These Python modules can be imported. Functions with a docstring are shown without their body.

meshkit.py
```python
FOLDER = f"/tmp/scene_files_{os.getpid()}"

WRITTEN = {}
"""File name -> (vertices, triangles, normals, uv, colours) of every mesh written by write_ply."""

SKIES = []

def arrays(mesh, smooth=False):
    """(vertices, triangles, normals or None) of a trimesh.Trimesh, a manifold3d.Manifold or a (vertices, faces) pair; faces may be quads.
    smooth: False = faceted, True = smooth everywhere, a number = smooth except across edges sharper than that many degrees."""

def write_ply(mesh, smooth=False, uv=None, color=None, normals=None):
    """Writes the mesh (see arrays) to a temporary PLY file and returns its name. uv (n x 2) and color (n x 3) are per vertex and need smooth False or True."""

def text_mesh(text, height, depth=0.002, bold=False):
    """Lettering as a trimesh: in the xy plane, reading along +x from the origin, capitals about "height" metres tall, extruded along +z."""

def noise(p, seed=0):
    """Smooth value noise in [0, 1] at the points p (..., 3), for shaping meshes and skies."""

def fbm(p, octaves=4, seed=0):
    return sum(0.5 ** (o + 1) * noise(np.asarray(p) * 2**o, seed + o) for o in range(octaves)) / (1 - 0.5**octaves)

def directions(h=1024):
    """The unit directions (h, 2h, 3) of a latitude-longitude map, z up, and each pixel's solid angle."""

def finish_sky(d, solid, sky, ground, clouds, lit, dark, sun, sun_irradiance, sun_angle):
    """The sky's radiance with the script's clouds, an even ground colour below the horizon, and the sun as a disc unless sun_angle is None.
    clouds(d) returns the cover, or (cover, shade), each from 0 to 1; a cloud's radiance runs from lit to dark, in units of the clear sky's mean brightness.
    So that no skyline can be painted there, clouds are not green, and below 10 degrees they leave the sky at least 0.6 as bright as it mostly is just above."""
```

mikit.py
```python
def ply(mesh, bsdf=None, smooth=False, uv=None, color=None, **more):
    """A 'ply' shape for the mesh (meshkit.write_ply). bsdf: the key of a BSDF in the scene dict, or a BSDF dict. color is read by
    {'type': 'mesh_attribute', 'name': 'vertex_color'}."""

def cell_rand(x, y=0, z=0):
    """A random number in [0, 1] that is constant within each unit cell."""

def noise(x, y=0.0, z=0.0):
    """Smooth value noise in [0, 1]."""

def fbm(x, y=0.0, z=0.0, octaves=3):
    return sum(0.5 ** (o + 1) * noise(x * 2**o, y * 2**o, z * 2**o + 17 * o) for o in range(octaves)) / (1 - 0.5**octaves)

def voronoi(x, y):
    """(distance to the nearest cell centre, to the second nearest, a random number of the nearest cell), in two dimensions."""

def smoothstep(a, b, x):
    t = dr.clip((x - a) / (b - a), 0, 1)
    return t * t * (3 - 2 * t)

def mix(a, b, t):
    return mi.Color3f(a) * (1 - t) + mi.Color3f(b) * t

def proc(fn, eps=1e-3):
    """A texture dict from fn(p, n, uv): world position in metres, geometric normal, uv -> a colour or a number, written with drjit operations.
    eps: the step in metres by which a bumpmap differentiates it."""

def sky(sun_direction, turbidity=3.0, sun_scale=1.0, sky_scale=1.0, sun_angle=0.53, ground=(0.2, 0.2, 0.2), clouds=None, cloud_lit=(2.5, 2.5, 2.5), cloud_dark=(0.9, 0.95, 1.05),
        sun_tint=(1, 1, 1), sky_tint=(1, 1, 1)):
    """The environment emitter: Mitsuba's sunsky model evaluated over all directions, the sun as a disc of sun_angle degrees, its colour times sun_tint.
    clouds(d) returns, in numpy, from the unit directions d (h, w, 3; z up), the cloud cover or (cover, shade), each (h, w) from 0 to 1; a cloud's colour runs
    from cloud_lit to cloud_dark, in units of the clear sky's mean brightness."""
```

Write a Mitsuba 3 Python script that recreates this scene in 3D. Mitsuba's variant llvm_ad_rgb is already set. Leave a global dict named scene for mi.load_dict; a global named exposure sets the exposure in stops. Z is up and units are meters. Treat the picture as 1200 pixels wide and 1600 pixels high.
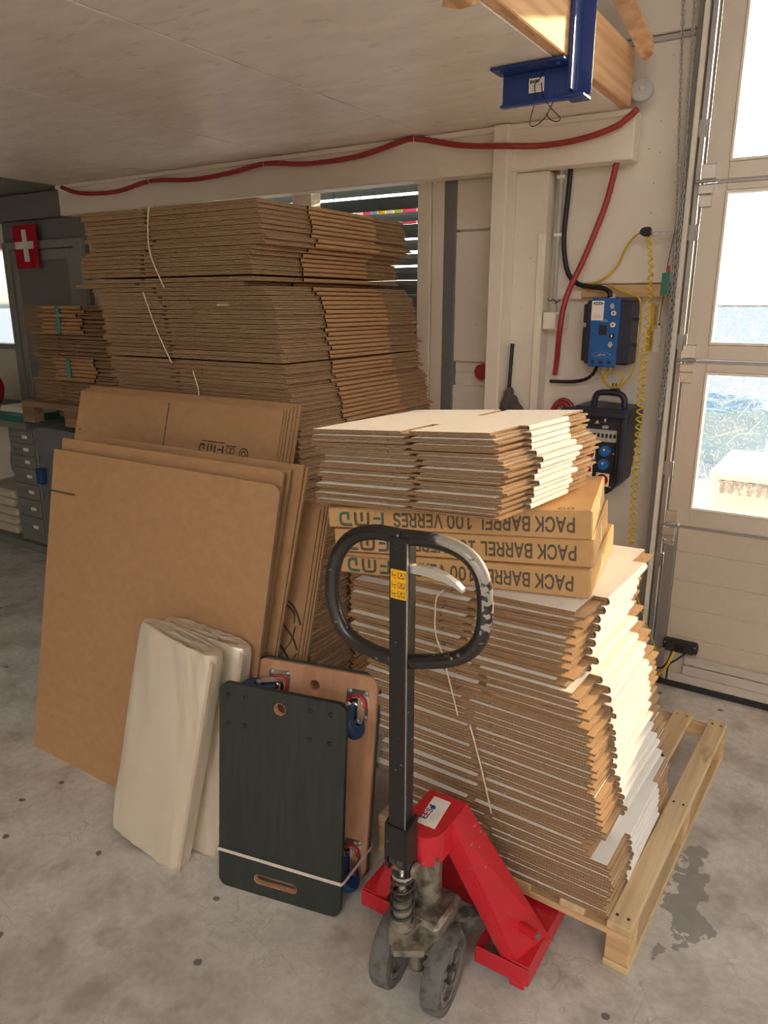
import math, random, numpy as np, trimesh, mitsuba as mi, drjit as dr, manifold3d as m3
from shapely.geometry import Polygon, LineString, Point, box as sbox
from shapely.ops import unary_union
from shapely import affinity
import mikit, meshkit
from mikit import noise, fbm, voronoi, cell_rand, smoothstep, mix

random.seed(7); rng = np.random.default_rng(7)
T = mi.ScalarTransform4f
scene, labels = {}, {}

# ---------------------------------------------------------------- camera, sky, sun, exposure
FW = [-0.5174, 0.8121, -0.2698]                       # 15.65 degrees down, 32.5 degrees left of the wall's normal
scene['camera'] = {'type': 'perspective', 'fov': 54.70, 'fov_axis': 'x', 'near_clip': 0.02, 'far_clip': 200.0,
                   'to_world': T().look_at(origin=[0, 0, 1.70], target=[FW[0], FW[1], 1.70 + FW[2]], up=[0, 0, 1])}
SUN = (0.50, 1.0, 0.28)                               # low sun outside, beyond the sectional door
scene['sky'] = mikit.sky(SUN, turbidity=3.5, sun_scale=1.15, sky_scale=2.7, sun_tint=(1.0, 1.02, 1.1), sun_angle=1.2, ground=(0.34, 0.35, 0.36))
exposure = 2.55
FILL_LAMP = (13.0, 12.6, 12.0)                           # added fill lamps, none in view, behind the photographer
# ---------------------------------------------------------------- mesh helpers
def cat(*ms):
    return trimesh.util.concatenate([m for m in ms if m is not None])
def hull(pts):
    return trimesh.convex.convex_hull(np.asarray(pts, float))
def box(x0, x1, y0, y1, z0, z1, b=0.0):
    x0, x1, y0, y1, z0, z1 = min(x0, x1), max(x0, x1), min(y0, y1), max(y0, y1), min(z0, z1), max(z0, z1)
    if b <= 0:
        m = trimesh.creation.box([x1 - x0, y1 - y0, z1 - z0]); m.apply_translation([(x0 + x1) / 2, (y0 + y1) / 2, (z0 + z1) / 2]); return m
    b = min(b, 0.49 * min(x1 - x0, y1 - y0, z1 - z0)); p = []
    for x, sx in ((x0, 1), (x1, -1)):
        for y, sy in ((y0, 1), (y1, -1)):
            for z, sz in ((z0, 1), (z1, -1)):
                p += [[x + sx * b, y + sy * b, z], [x + sx * b, y, z + sz * b], [x, y + sy * b, z + sz * b]]
    return hull(p)
def rod(p, q, r, n=16):
    p, q = np.asarray(p, float), np.asarray(q, float)
    m = trimesh.creation.cylinder(radius=r, height=np.linalg.norm(q - p), sections=n)
    m.apply_transform(trimesh.geometry.align_vectors([0, 0, 1], q - p)); m.apply_translation((p + q) / 2); return m
def smooth_path(pts, n=8):
    """Catmull-Rom through the points."""
    P = np.asarray(pts, float); P = np.vstack([2 * P[0] - P[1], P, 2 * P[-1] - P[-2]]); out = []
    for i in range(1, len(P) - 2):
        for t in np.linspace(0, 1, n, endpoint=False):
            a, b, c, d = P[i - 1:i + 3]
            out.append(0.5 * (2 * b + (c - a) * t + (2 * a - 5 * b + 4 * c - d) * t * t + (3 * b - a - 3 * c + d) * t ** 3))
    return np.array(out + [P[-2]])
def tube(pts, r, n=8, closed=False):
    """A polyline as a tube with parallel-transported frames and end caps."""
    P = np.asarray(pts, float); k = len(P)
    R = np.broadcast_to(r, (k,))
    t = (np.roll(P, -1, 0) - np.roll(P, 1, 0)) if closed else np.gradient(P, axis=0)
    t /= np.linalg.norm(t, axis=1, keepdims=True) + 1e-12
    a = np.cross(t[0], [0, 0, 1.0] if abs(t[0][2]) < 0.9 else [1.0, 0, 0]); a /= np.linalg.norm(a); A = [a]
    for i in range(1, k):
        a = a - t[i] * (a @ t[i]); a /= np.linalg.norm(a) + 1e-12; A.append(a)
    A = np.array(A); B = np.cross(t, A); ang = np.arange(n) * 2 * np.pi / n
    V = (P[:, None] + R[:, None, None] * (np.cos(ang)[None, :, None] * A[:, None] + np.sin(ang)[None, :, None] * B[:, None])).reshape(-1, 3)
    F = []
    for i in range(k if closed else k - 1):
        i2 = (i + 1) % k
        for j in range(n):
            j2 = (j + 1) % n; F += [[i * n + j, i * n + j2, i2 * n + j2], [i * n + j, i2 * n + j2, i2 * n + j]]
    if not closed:
        V = np.vstack([V, P[0], P[-1]]); c = k * n
        for j in range(n):
            F += [[c, (j + 1) % n, j], [c + 1, (k - 1) * n + j, (k - 1) * n + (j + 1) % n]]
    return trimesh.Trimesh(V, F, process=False)
def strip(pts, w, th, wdir):
    """A flat band of width w (along wdir) and thickness th along a path."""
    P = np.asarray(pts, float); t = np.gradient(P, axis=0); t /= np.linalg.norm(t, axis=1, keepdims=True)
    W = np.broadcast_to(np.asarray(wdir, float), P.shape); nn = np.cross(t, W); nn /= np.linalg.norm(nn, axis=1, keepdims=True)
    V = np.stack([P + W * w / 2 + nn * th / 2, P - W * w / 2 + nn * th / 2, P - W * w / 2 - nn * th / 2, P + W * w / 2 - nn * th / 2], 1).reshape(-1, 3); F = []
    for i in range(len(P) - 1):
        for j in range(4):
            a, b = i * 4 + j, i * 4 + (j + 1) % 4; F += [[a, b, b + 4], [a, b + 4, a + 4]]
    e = (len(P) - 1) * 4; F += [[0, 2, 1], [0, 3, 2], [e, e + 1, e + 2], [e, e + 2, e + 3]]
    m = trimesh.Trimesh(V, F, process=False); m.fix_normals(); return m
def place(m, origin, ex, ey, ez):
    """Local x, y, z axes put along ex, ey, ez at origin."""
    M = np.eye(4); M[:3, 0], M[:3, 1], M[:3, 2], M[:3, 3] = ex, ey, ez, origin
    m = m.copy(); m.apply_transform(M); return m
def xform(M):
    return T(np.asarray(M, float))
def frame(origin, yaw=0.0, tilt=0.0, roll=0.0):
    """4x4: rotate about y (roll), then x (tilt), then z (yaw), in degrees."""
    c, s = math.cos, math.sin; a, b, g = map(math.radians, (yaw, tilt, roll))
    Rz = np.array([[c(a), -s(a), 0], [s(a), c(a), 0], [0, 0, 1]]); Rx = np.array([[1, 0, 0], [0, c(b), -s(b)], [0, s(b), c(b)]]); Ry = np.array([[c(g), 0, s(g)], [0, 1, 0], [-s(g), 0, c(g)]])
    M = np.eye(4); M[:3, :3] = Rz @ Rx @ Ry; M[:3, 3] = origin; return M
def moved(m, M):
    m = m.copy(); m.apply_transform(M); return m
def extrude(poly, h):
    gs = getattr(poly, 'geoms', [poly])
    return cat(*[trimesh.creation.extrude_polygon(g, h, engine='earcut') for g in gs if g.area > 1e-10])
def rrect(x0, x1, y0, y1, r):
    return sbox(x0 + r, y0 + r, x1 - r, y1 - r).buffer(r, quad_segs=5)
def lathe(prof, n=24):
    return trimesh.creation.revolve(np.asarray(prof, float), sections=n)
def torus(R, r, n=20, k=8):
    a = np.arange(n) * 2 * np.pi / n
    return tube(np.stack([R * np.cos(a), R * np.sin(a), 0 * a], 1), r, k, closed=True)
def text(s, height, length=None, depth=0.0006, bold=False):
    m = meshkit.text_mesh(s, height, depth, bold); b = m.bounds
    m.apply_translation([-b[0][0], 0, 0])
    if length: m.apply_scale([length / (b[1][0] - b[0][0]), 1, 1])
    return m

# ---------------------------------------------------------------- scene helpers
used = {}
def numbered(key):
    used[key] = used.get(key, -1) + 1
    return key if used[key] == 0 else f'{key}_{used[key]:03d}'
def thing(name, label=None, category=None, group=None, kind=None):
    key = numbered(name); d = {}
    if label: d['label'] = label
    if category: d['category'] = category
    if group: d['group'] = group
    if kind: d['kind'] = kind
    if d: labels[key] = d
    return key
def part(parent, name, mesh, mat, smooth=False, label=None, kind=None, to=None, **kw):
    key = numbered(f'{parent}__{name}')
    d = dict(mesh) if isinstance(mesh, dict) else mikit.ply(mesh, mat, smooth=smooth, **kw)
    if to is not None: d['to_world'] = xform(to)
    scene[key] = d
    if label or kind: labels[key] = {**({'label': label} if label else {}), **({'kind': kind} if kind else {})}
    return key
def single(name, mesh, mat, label=None, category=None, group=None, kind=None, smooth=False, to=None, **kw):
    key = thing(name, label, category, group, kind)
    d = dict(mesh) if isinstance(mesh, dict) else mikit.ply(mesh, mat, smooth=smooth, **kw)
    if to is not None: d['to_world'] = xform(to)
    scene[key] = d
    return key

# ---------------------------------------------------------------- materials
def rgb(*c): return {'type': 'rgb', 'value': list(c)}
def srgb(r, g, b): return [((x / 255 + 0.055) / 1.055) ** 2.4 if x > 10 else x / 255 / 12.92 for x in (r, g, b)]
def mat(name, color, rough=0.6, metal=0.0, spec=0.5, **kw):
    c = mikit.proc(color) if callable(color) else rgb(*color)
    scene[name] = {'type': 'twosided', 'bsdf': {'type': 'principled', 'base_color': c, 'roughness': rough, 'metallic': metal, 'specular': spec, **kw}}
def bumped(name, fn, scale=1.0, eps=1e-3):
    inner = scene[name]['bsdf']
    scene[name] = {'type': 'twosided', 'bsdf': {'type': 'bumpmap', 'tex': mikit.proc(fn, eps), 'scale': scale, 'bsdf': inner}}

def concrete(p, n, uv):
    big = fbm(p.x * 0.9, p.y * 0.9, 3.0, octaves=4); mid = fbm(p.x * 7, p.y * 7, 1.0, octaves=4); fine = fbm(p.x * 60, p.y * 60, 2.0, octaves=3)
    c = mix((0.40, 0.375, 0.335), (0.62, 0.605, 0.575), smoothstep(0.25, 0.75, 0.45 * big + 0.55 * mid))
    c = mix(c, mi.Color3f(0.25, 0.20, 0.15), 0.38 * smoothstep(0.54, 0.80, fbm(p.x * 9 + 40, p.y * 9, 9.0, octaves=5)))
    c = c * (0.86 + 0.28 * fine)
    s = mi.Float(0)
    for k, (a, d) in enumerate(((0.5, 7.1), (1.35, 5.3), (2.3, 8.7), (2.9, 6.7), (1.9, 9.1), (0.9, 8.3))):
        u = (p.x * math.cos(a) + p.y * math.sin(a)) * d * 2.6 + 2.2 * noise(p.x * 2.3, p.y * 2.3, k * 7.0)      # thin drag scratches in several directions
        v = (-p.x * math.sin(a) + p.y * math.cos(a)) * (4.1 + 0.9 * k)
        cell = cell_rand(dr.floor(u), dr.floor(v), k)
        f = dr.abs(u - dr.floor(u) - 0.5 + 0.35 * (v - dr.floor(v) - 0.5) * (cell - 0.6) * 3); e = v - dr.floor(v)
        s = dr.maximum(s, dr.select(cell > 0.80, smoothstep(0.010, 0.003, f), 0) * smoothstep(0.0, 0.15, e) * smoothstep(1.0, 0.7, e) * (0.4 + 0.6 * cell_rand(dr.floor(u), dr.floor(v), k + 9)))
    c = mix(c, mi.Color3f(0.20, 0.18, 0.155), 0.55 * s)
    # dark damp-looking oil stain beside the pallet, with a ragged outline
    def blob(cx, cy, rx, ry, sd):
        q = dr.sqrt(dr.square((p.x - cx) / rx) + dr.square((p.y - cy) / ry))
        return smoothstep(1.02, 0.96, q + 3.2 * (fbm(p.x * 24, p.y * 24, sd, octaves=5) - 0.5))
    st = dr.maximum(dr.maximum(blob(-0.225, 2.03, 0.046, 0.15, 1.0), blob(-0.235, 2.19, 0.032, 0.09, 2.0)), blob(-0.215, 1.95, 0.060, 0.06, 3.0))
    c = mix(c, mi.Color3f(0.22, 0.205, 0.185), 0.72 * st)
    cr = dr.abs(fbm(p.x * 6.5 + 3, p.y * 6.5, 11.0, octaves=4) - 0.5); cr2 = dr.abs(fbm(p.x * 15, p.y * 15 + 8, 13.0, octaves=3) - 0.5)
    c = mix(c, mi.Color3f(0.24, 0.205, 0.165), 0.32 * dr.maximum(smoothstep(0.007, 0.002, cr), 0.8 * smoothstep(0.008, 0.002, cr2)) * smoothstep(0.35, 0.6, mid))
    v1, _, v3 = voronoi(p.x * 7, p.y * 7)
    specks = smoothstep(1.0, 0.8, v1 / (0.01 + 0.075 * v3) + 0.8 * (fine - 0.5)) * dr.select(v3 > 0.90, 1.0, 0.0)
    return mix(c, mi.Color3f(0.10, 0.085, 0.075), 0.8 * specks)
mat('m_floor', concrete, 0.55, spec=0.35)
bumped('m_floor', lambda p, n, uv: 0.0016 * fbm(p.x * 30, p.y * 30, 0.0, octaves=3), 1.0, 2e-3)

def wall_paint(p, n, uv):
    c = mix((0.66, 0.61, 0.54), (0.76, 0.71, 0.64), fbm(p.x * 3, p.y * 3, p.z * 3, octaves=4))
    q = fbm(p.x * 60 + 5, p.y * 60, p.z * 60, octaves=2)
    return mix(c, mi.Color3f(0.22, 0.17, 0.13), 0.7 * smoothstep(0.85, 0.88, q))
mat('m_wall', wall_paint, 0.6, spec=0.3)
mat('m_white_wood', (0.76, 0.70, 0.62), 0.5, spec=0.35)
mat('m_grey_paint_dimmed', (0.19, 0.19, 0.185), 0.6, spec=0.3)  # grey paint, with the dimness of the far left put into its colour
mat('m_grey_frame', (0.26, 0.265, 0.25), 0.5, spec=0.35)  # frame grey likewise lowered in colour for the dim left end
mat('m_grey_dark', (0.16, 0.165, 0.165), 0.5)
def osb(p, n, uv):
    f = fbm(p.x * 7, p.y * 22, 2.0, octaves=4); g = fbm(p.x * 13 + 9, p.y * 40, 6.0, octaves=3)
    c = mix((0.74, 0.69, 0.63), (0.79, 0.745, 0.69), smoothstep(0.3, 0.7, f))
    return mix(c, mi.Color3f(0.50, 0.44, 0.40), 0.35 * smoothstep(0.72, 0.80, g))
mat('m_ceiling', osb, 0.38, spec=0.4)
bumped('m_ceiling', lambda p, n, uv: 0.0010 * smoothstep(0.50, 0.62, fbm(p.x * 8, p.y * 26, 2.0, octaves=3)), 1.0, 3e-3)

def carton_fn(white):
    def fn(p, n, uv):
        u, v = uv.x, uv.y
        g = fbm(p.x * 40, p.y * 40, p.z * 40, octaves=2)
        kraft = mix((0.53, 0.345, 0.19), (0.60, 0.40, 0.23), g)
        outer = mix((0.80, 0.775, 0.75), (0.84, 0.82, 0.80), g) if white else mix((0.40, 0.232, 0.118), (0.47, 0.282, 0.152), g)
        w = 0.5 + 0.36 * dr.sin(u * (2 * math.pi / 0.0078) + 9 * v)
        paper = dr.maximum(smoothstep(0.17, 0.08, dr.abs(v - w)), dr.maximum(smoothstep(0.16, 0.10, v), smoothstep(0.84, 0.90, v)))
        edge = mix((0.15, 0.088, 0.048), (0.46, 0.315, 0.19), paper)  # shade inside the flute cavities is painted into the cut edge
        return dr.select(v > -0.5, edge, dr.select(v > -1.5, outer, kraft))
    return fn
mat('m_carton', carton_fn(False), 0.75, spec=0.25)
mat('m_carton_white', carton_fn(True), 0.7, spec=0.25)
mat('m_box_kraft', lambda p, n, uv: mix((0.50, 0.30, 0.135), (0.56, 0.345, 0.165), fbm(p.x * 30, p.y * 30, p.z * 30, octaves=2)), 0.7, spec=0.25)
mat('m_ink', (0.07, 0.055, 0.045), 0.7)
mat('m_ink_brown', (0.10, 0.075, 0.055), 0.7)
mat('m_ink_teal', (0.06, 0.11, 0.105), 0.7)

def grain(axis, a, b, knots=(0.2, 0.1, 0.05)):
    def fn(p, n, uv):
        q = {'x': (p.x * 1.6, p.y * 45, p.z * 45), 'y': (p.x * 45, p.y * 1.6, p.z * 45), 'z': (p.x * 50, p.y * 50, p.z * 1.8)}[axis]
        f = fbm(*q, octaves=4); r = {'x': (p.x * 5, p.y * 22, p.z * 22), 'y': (p.x * 22, p.y * 5, p.z * 22), 'z': (p.x * 22, p.y * 22, p.z * 5)}[axis]
        return mix(mix(a, b, smoothstep(0.25, 0.75, f)), mi.Color3f(*knots), 0.55 * smoothstep(0.70, 0.80, fbm(*r, octaves=3)))
    return fn
mat('m_pine_y', grain('y', (0.56, 0.40, 0.22), (0.70, 0.54, 0.33), (0.34, 0.21, 0.10)), 0.65, spec=0.3)
mat('m_pine_x', grain('x', (0.52, 0.34, 0.17), (0.66, 0.46, 0.26), (0.30, 0.18, 0.08)), 0.65, spec=0.3)
mat('m_pine_dark', grain('x', (0.20, 0.125, 0.075), (0.30, 0.20, 0.125), (0.10, 0.06, 0.04)), 0.75, spec=0.2)
mat('m_fascia', grain('y', (0.60, 0.33, 0.17), (0.72, 0.45, 0.26), (0.40, 0.2, 0.09)), 0.55, spec=0.3)
mat('m_ply', grain('z', (0.50, 0.265, 0.155), (0.60, 0.335, 0.205), (0.33, 0.16, 0.09)), 0.5, spec=0.35)
mat('m_dolly_black', lambda p, n, uv: mix((0.022, 0.028, 0.026), (0.034, 0.042, 0.038), fbm(p.x * 90, p.y * 90, p.z * 3, octaves=3)), 0.5, spec=0.4)
bumped('m_dolly_black', lambda p, n, uv: 0.0022 * fbm((p.x * 0.976 + p.y * 0.216) * 130, 0.0, p.z * 2.0, octaves=2), 1.0, 1e-3)

def worn(base, bare, amt, sc, soft=0.05):
    def fn(p, n, uv):
        f = fbm(p.x * sc, p.y * sc, p.z * sc, octaves=5); g = fbm(p.x * sc * 0.2 + 7, p.y * sc * 0.2, p.z * sc * 0.2, octaves=2)
        return mix(base, bare, smoothstep(amt, amt + soft, f + 0.35 * (g - 0.5)))
    return fn
mat('m_red', worn((0.55, 0.018, 0.032), (0.34, 0.16, 0.14), 0.75, 90), 0.35, spec=0.5)
mat('m_black_paint', worn((0.016, 0.015, 0.016), (0.22, 0.21, 0.20), 0.78, 110), 0.38, spec=0.5)
def loop_paint(p, n, uv):
    f = fbm(p.x * 80, p.y * 80, p.z * 80, octaves=5) + 0.35 * (fbm(p.x * 16 + 7, p.y * 16, p.z * 16, octaves=2) - 0.5)
    hand = smoothstep(-0.73, -0.64, p.x) * smoothstep(1.06, 1.16, p.z + 0.5 * (f - 0.5)) * smoothstep(-0.25, 0.35, n.x + 0.6 * n.z)      # bare metal where hands have rubbed the paint off
    w = dr.maximum(0.7 * smoothstep(0.80, 0.84, f), smoothstep(0.30, 0.75, hand + 0.7 * (f - 0.5)))
    return mix((0.018, 0.016, 0.016), (0.33, 0.305, 0.28), w)
mat('m_loop_paint', loop_paint, 0.25, spec=0.7)
mat('m_cast', worn((0.40, 0.37, 0.31), (0.16, 0.145, 0.12), 0.42, 38, 0.3), 0.45, metal=0.75)
mat('m_cast_dark', worn((0.045, 0.043, 0.04), (0.10, 0.095, 0.085), 0.45, 50, 0.35), 0.5, spec=0.4)
mat('m_tyre', worn((0.145, 0.145, 0.138), (0.085, 0.083, 0.08), 0.45, 55, 0.3), 0.7, spec=0.3)
mat('m_rim', worn((0.30, 0.295, 0.28), (0.17, 0.16, 0.15), 0.45, 50, 0.3), 0.45, metal=0.5)
mat('m_zinc', (0.62, 0.60, 0.56), 0.3, metal=0.9)
mat('m_chrome', (0.80, 0.79, 0.77), 0.15, metal=1.0)
mat('m_silver', (0.72, 0.71, 0.70), 0.32, metal=0.8)
mat('m_steel', (0.40, 0.39, 0.40), 0.4, metal=0.7)
mat('m_blue_rubber', (0.012, 0.05, 0.16), 0.45)
mat('m_red_ring', (0.42, 0.02, 0.03), 0.4)
mat('m_blue_steel', (0.018, 0.045, 0.20), 0.3, spec=0.5)
mat('m_ctrl_blue', (0.010, 0.10, 0.36), 0.35)
mat('m_navy', (0.018, 0.021, 0.045), 0.4)
mat('m_dark', (0.012, 0.012, 0.013), 0.45)
mat('m_socket_blue', (0.012, 0.13, 0.42), 0.4)
mat('m_socket_red', (0.36, 0.012, 0.02), 0.4)
mat('m_plastic_white', (0.78, 0.75, 0.70), 0.4)
mat('m_plastic_grey', (0.42, 0.41, 0.40), 0.45)
mat('m_hose_red', (0.33, 0.035, 0.04), 0.4)
mat('m_yellow', (0.62, 0.40, 0.02), 0.4)
mat('m_coil', (0.70, 0.50, 0.03), 0.4)
mat('m_label_yellow', (0.85, 0.45, 0.005), 0.45)
mat('m_paper', (0.80, 0.76, 0.72), 0.7)
mat('m_green', (0.025, 0.13, 0.10), 0.45)
mat('m_teal_strap', (0.05, 0.27, 0.30), 0.45)
mat('m_flag_white', (0.78, 0.77, 0.75), 0.8, spec=0.1)
mat('m_string', (0.72, 0.64, 0.52), 0.7)
mat('m_strap', (0.66, 0.58, 0.53), 0.55)
mat('m_rag', (0.10, 0.085, 0.08), 0.9, spec=0.1)
mat('m_flag_red', (0.46, 0.02, 0.04), 0.8, spec=0.1)
mat('m_door_panel', lambda p, n, uv: mix((0.53, 0.455, 0.375), (0.58, 0.50, 0.415), fbm(p.x * 120, p.y * 120, p.z * 120, octaves=2)), 0.5, spec=0.35)
mat('m_alu', (0.62, 0.565, 0.51), 0.42, metal=0.35)
mat('m_blind', (0.07, 0.095, 0.105), 0.45, metal=0.2)
mat('m_rubber', (0.02, 0.02, 0.022), 0.7)
scene['m_glass'] = {'type': 'thindielectric', 'int_ior': 1.49}
scene['m_dust'] = {'type': 'principledthin', 'base_color': rgb(0.85, 0.85, 0.85), 'roughness': 0.8, 'diff_trans': 1.2, 'spec_trans': 0.0}
mat('m_film', lambda p, n, uv: mix((0.53, 0.46, 0.365), (0.63, 0.555, 0.455), fbm(p.x * 9, p.y * 9, p.z * 1.6, octaves=3)), 0.2, spec=0.8, clearcoat=1.0, clearcoat_gloss=0.9)
bumped('m_film', lambda p, n, uv: 0.008 * fbm(p.x * 34 + p.z * 7, p.y * 24, p.z * 1.6, octaves=3), 1.0, 1.5e-3)
mat('m_wrap', (0.13, 0.135, 0.14), 0.25, spec=0.6, clearcoat=0.6, clearcoat_gloss=0.85)
mat('m_cream', (0.50, 0.45, 0.34), 0.7)
mat('m_yard', (0.60, 0.63, 0.67), 0.8, spec=0.2)
mat('m_cabinet', (0.17, 0.18, 0.16), 0.45)
# ---------------------------------------------------------------- the room
single('floor', box(-9.2, 8.2, -8.2, 3.72, -0.12, 0.0), 'm_floor', 'bare grey concrete workshop floor with scratches, blotches and a dark stain', kind='structure')
scene['yard'] = mikit.ply(box(-300, 300, 3.74, 500, -0.15, -0.04), 'm_yard')
labels['yard'] = {'label': 'pale sunlit yard ground outside the door', 'kind': 'structure'}

wb = thing('wall_back', 'white painted panelled back wall around the window and the sectional door', kind='structure')
W0, W1 = 3.46, 3.62                                     # face of the back wall, outside face
part(wb, 'body', cat(box(-9, -6.6, W0, W1, 0, 5), box(-5.50, -3.55, W0, W1, 0, 5), box(-3.55, -1.77, W0, W1, 2.33, 5), box(-3.55, -1.77, W0, W1, 0, 0.25),
                     box(-1.77, -0.66, W0, W1, 0, 5), box(-0.66, 3.45, W0, W1, 3.0, 5), box(3.45, 8, W0, W1, 0, 5), box(-6.6, -5.5, W0, W1, 2.1, 5), box(-6.6, -5.5, W0, W1, 0, 1.36)), 'm_wall')
for x0, x1, z0, z1 in ((-1.77, -1.57, 2.045, 2.44), (-1.77, -1.57, 1.42, 2.037), (-1.77, -1.57, 0.02, 1.30)):
    part(wb, 'panel', box(x0, x1, W0 - 0.03, W0, z0, z1, 0.004), 'm_wall')
part(wb, 'panel', box(-1.165, -0.72, 3.42, W0, 1.785, 2.705, 0.004), 'm_wall')
part(wb, 'panel', box(-1.60, -0.72, 3.42, W0, 2.735, 4.2, 0.004), 'm_wall')
part(wb, 'panel', box(-1.262, -1.118, 3.42, W0, 1.72, 2.50, 0.004), 'm_wall')
part(wb, 'rail', box(-1.60, -0.72, 3.428, W0, 2.708, 2.732, 0.004), 'm_plastic_grey', label='grey trim strip in the seam between two white wall panels')
for x0, z0, z1 in ((-1.77, 1.365, 1.42), (-1.70, 1.365, 1.42), (-1.66, 1.30, 1.36), (-1.77, 1.305, 1.36)):
    part(wb, 'brick', box(x0, x0 + 0.09, W0 - 0.004, W0 + 0.02, z0, z1, 0.004), 'm_wall')
gw = thing('wall_office', 'grey painted partition wall, its colour darkened for the dim far end, with a dark doorway at the far left', kind='structure')
part(gw, 'board', box(-5.50, -4.60, 3.40, W0, 0, 2.27), 'm_grey_paint_dimmed')
part(gw, 'lintel', box(-7.0, -4.68, 3.355, W0, 2.275, 2.44, 0.004), 'm_grey_paint_dimmed')
single('wall_left', box(-9.2, -9.0, -8.2, 3.6, 0, 5.2), 'm_grey_paint_dimmed', kind='structure', label='grey side wall at the far left of the hall')
single('wall_right', box(8.0, 8.2, -8.2, 3.6, 0, 5.2), 'm_wall', kind='structure', label='plain white hall wall outside the view on the right')
single('wall_front', box(-9.2, 8.2, -8.2, -8.0, 0, 5.2), 'm_wall', kind='structure', label='plain white hall wall behind the photographer')
single('ceiling', box(-9.2, 8.2, -8.2, 3.7, 5.0, 5.2), 'm_wall', kind='structure', label='plain white roof of the hall high above the platform')

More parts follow.
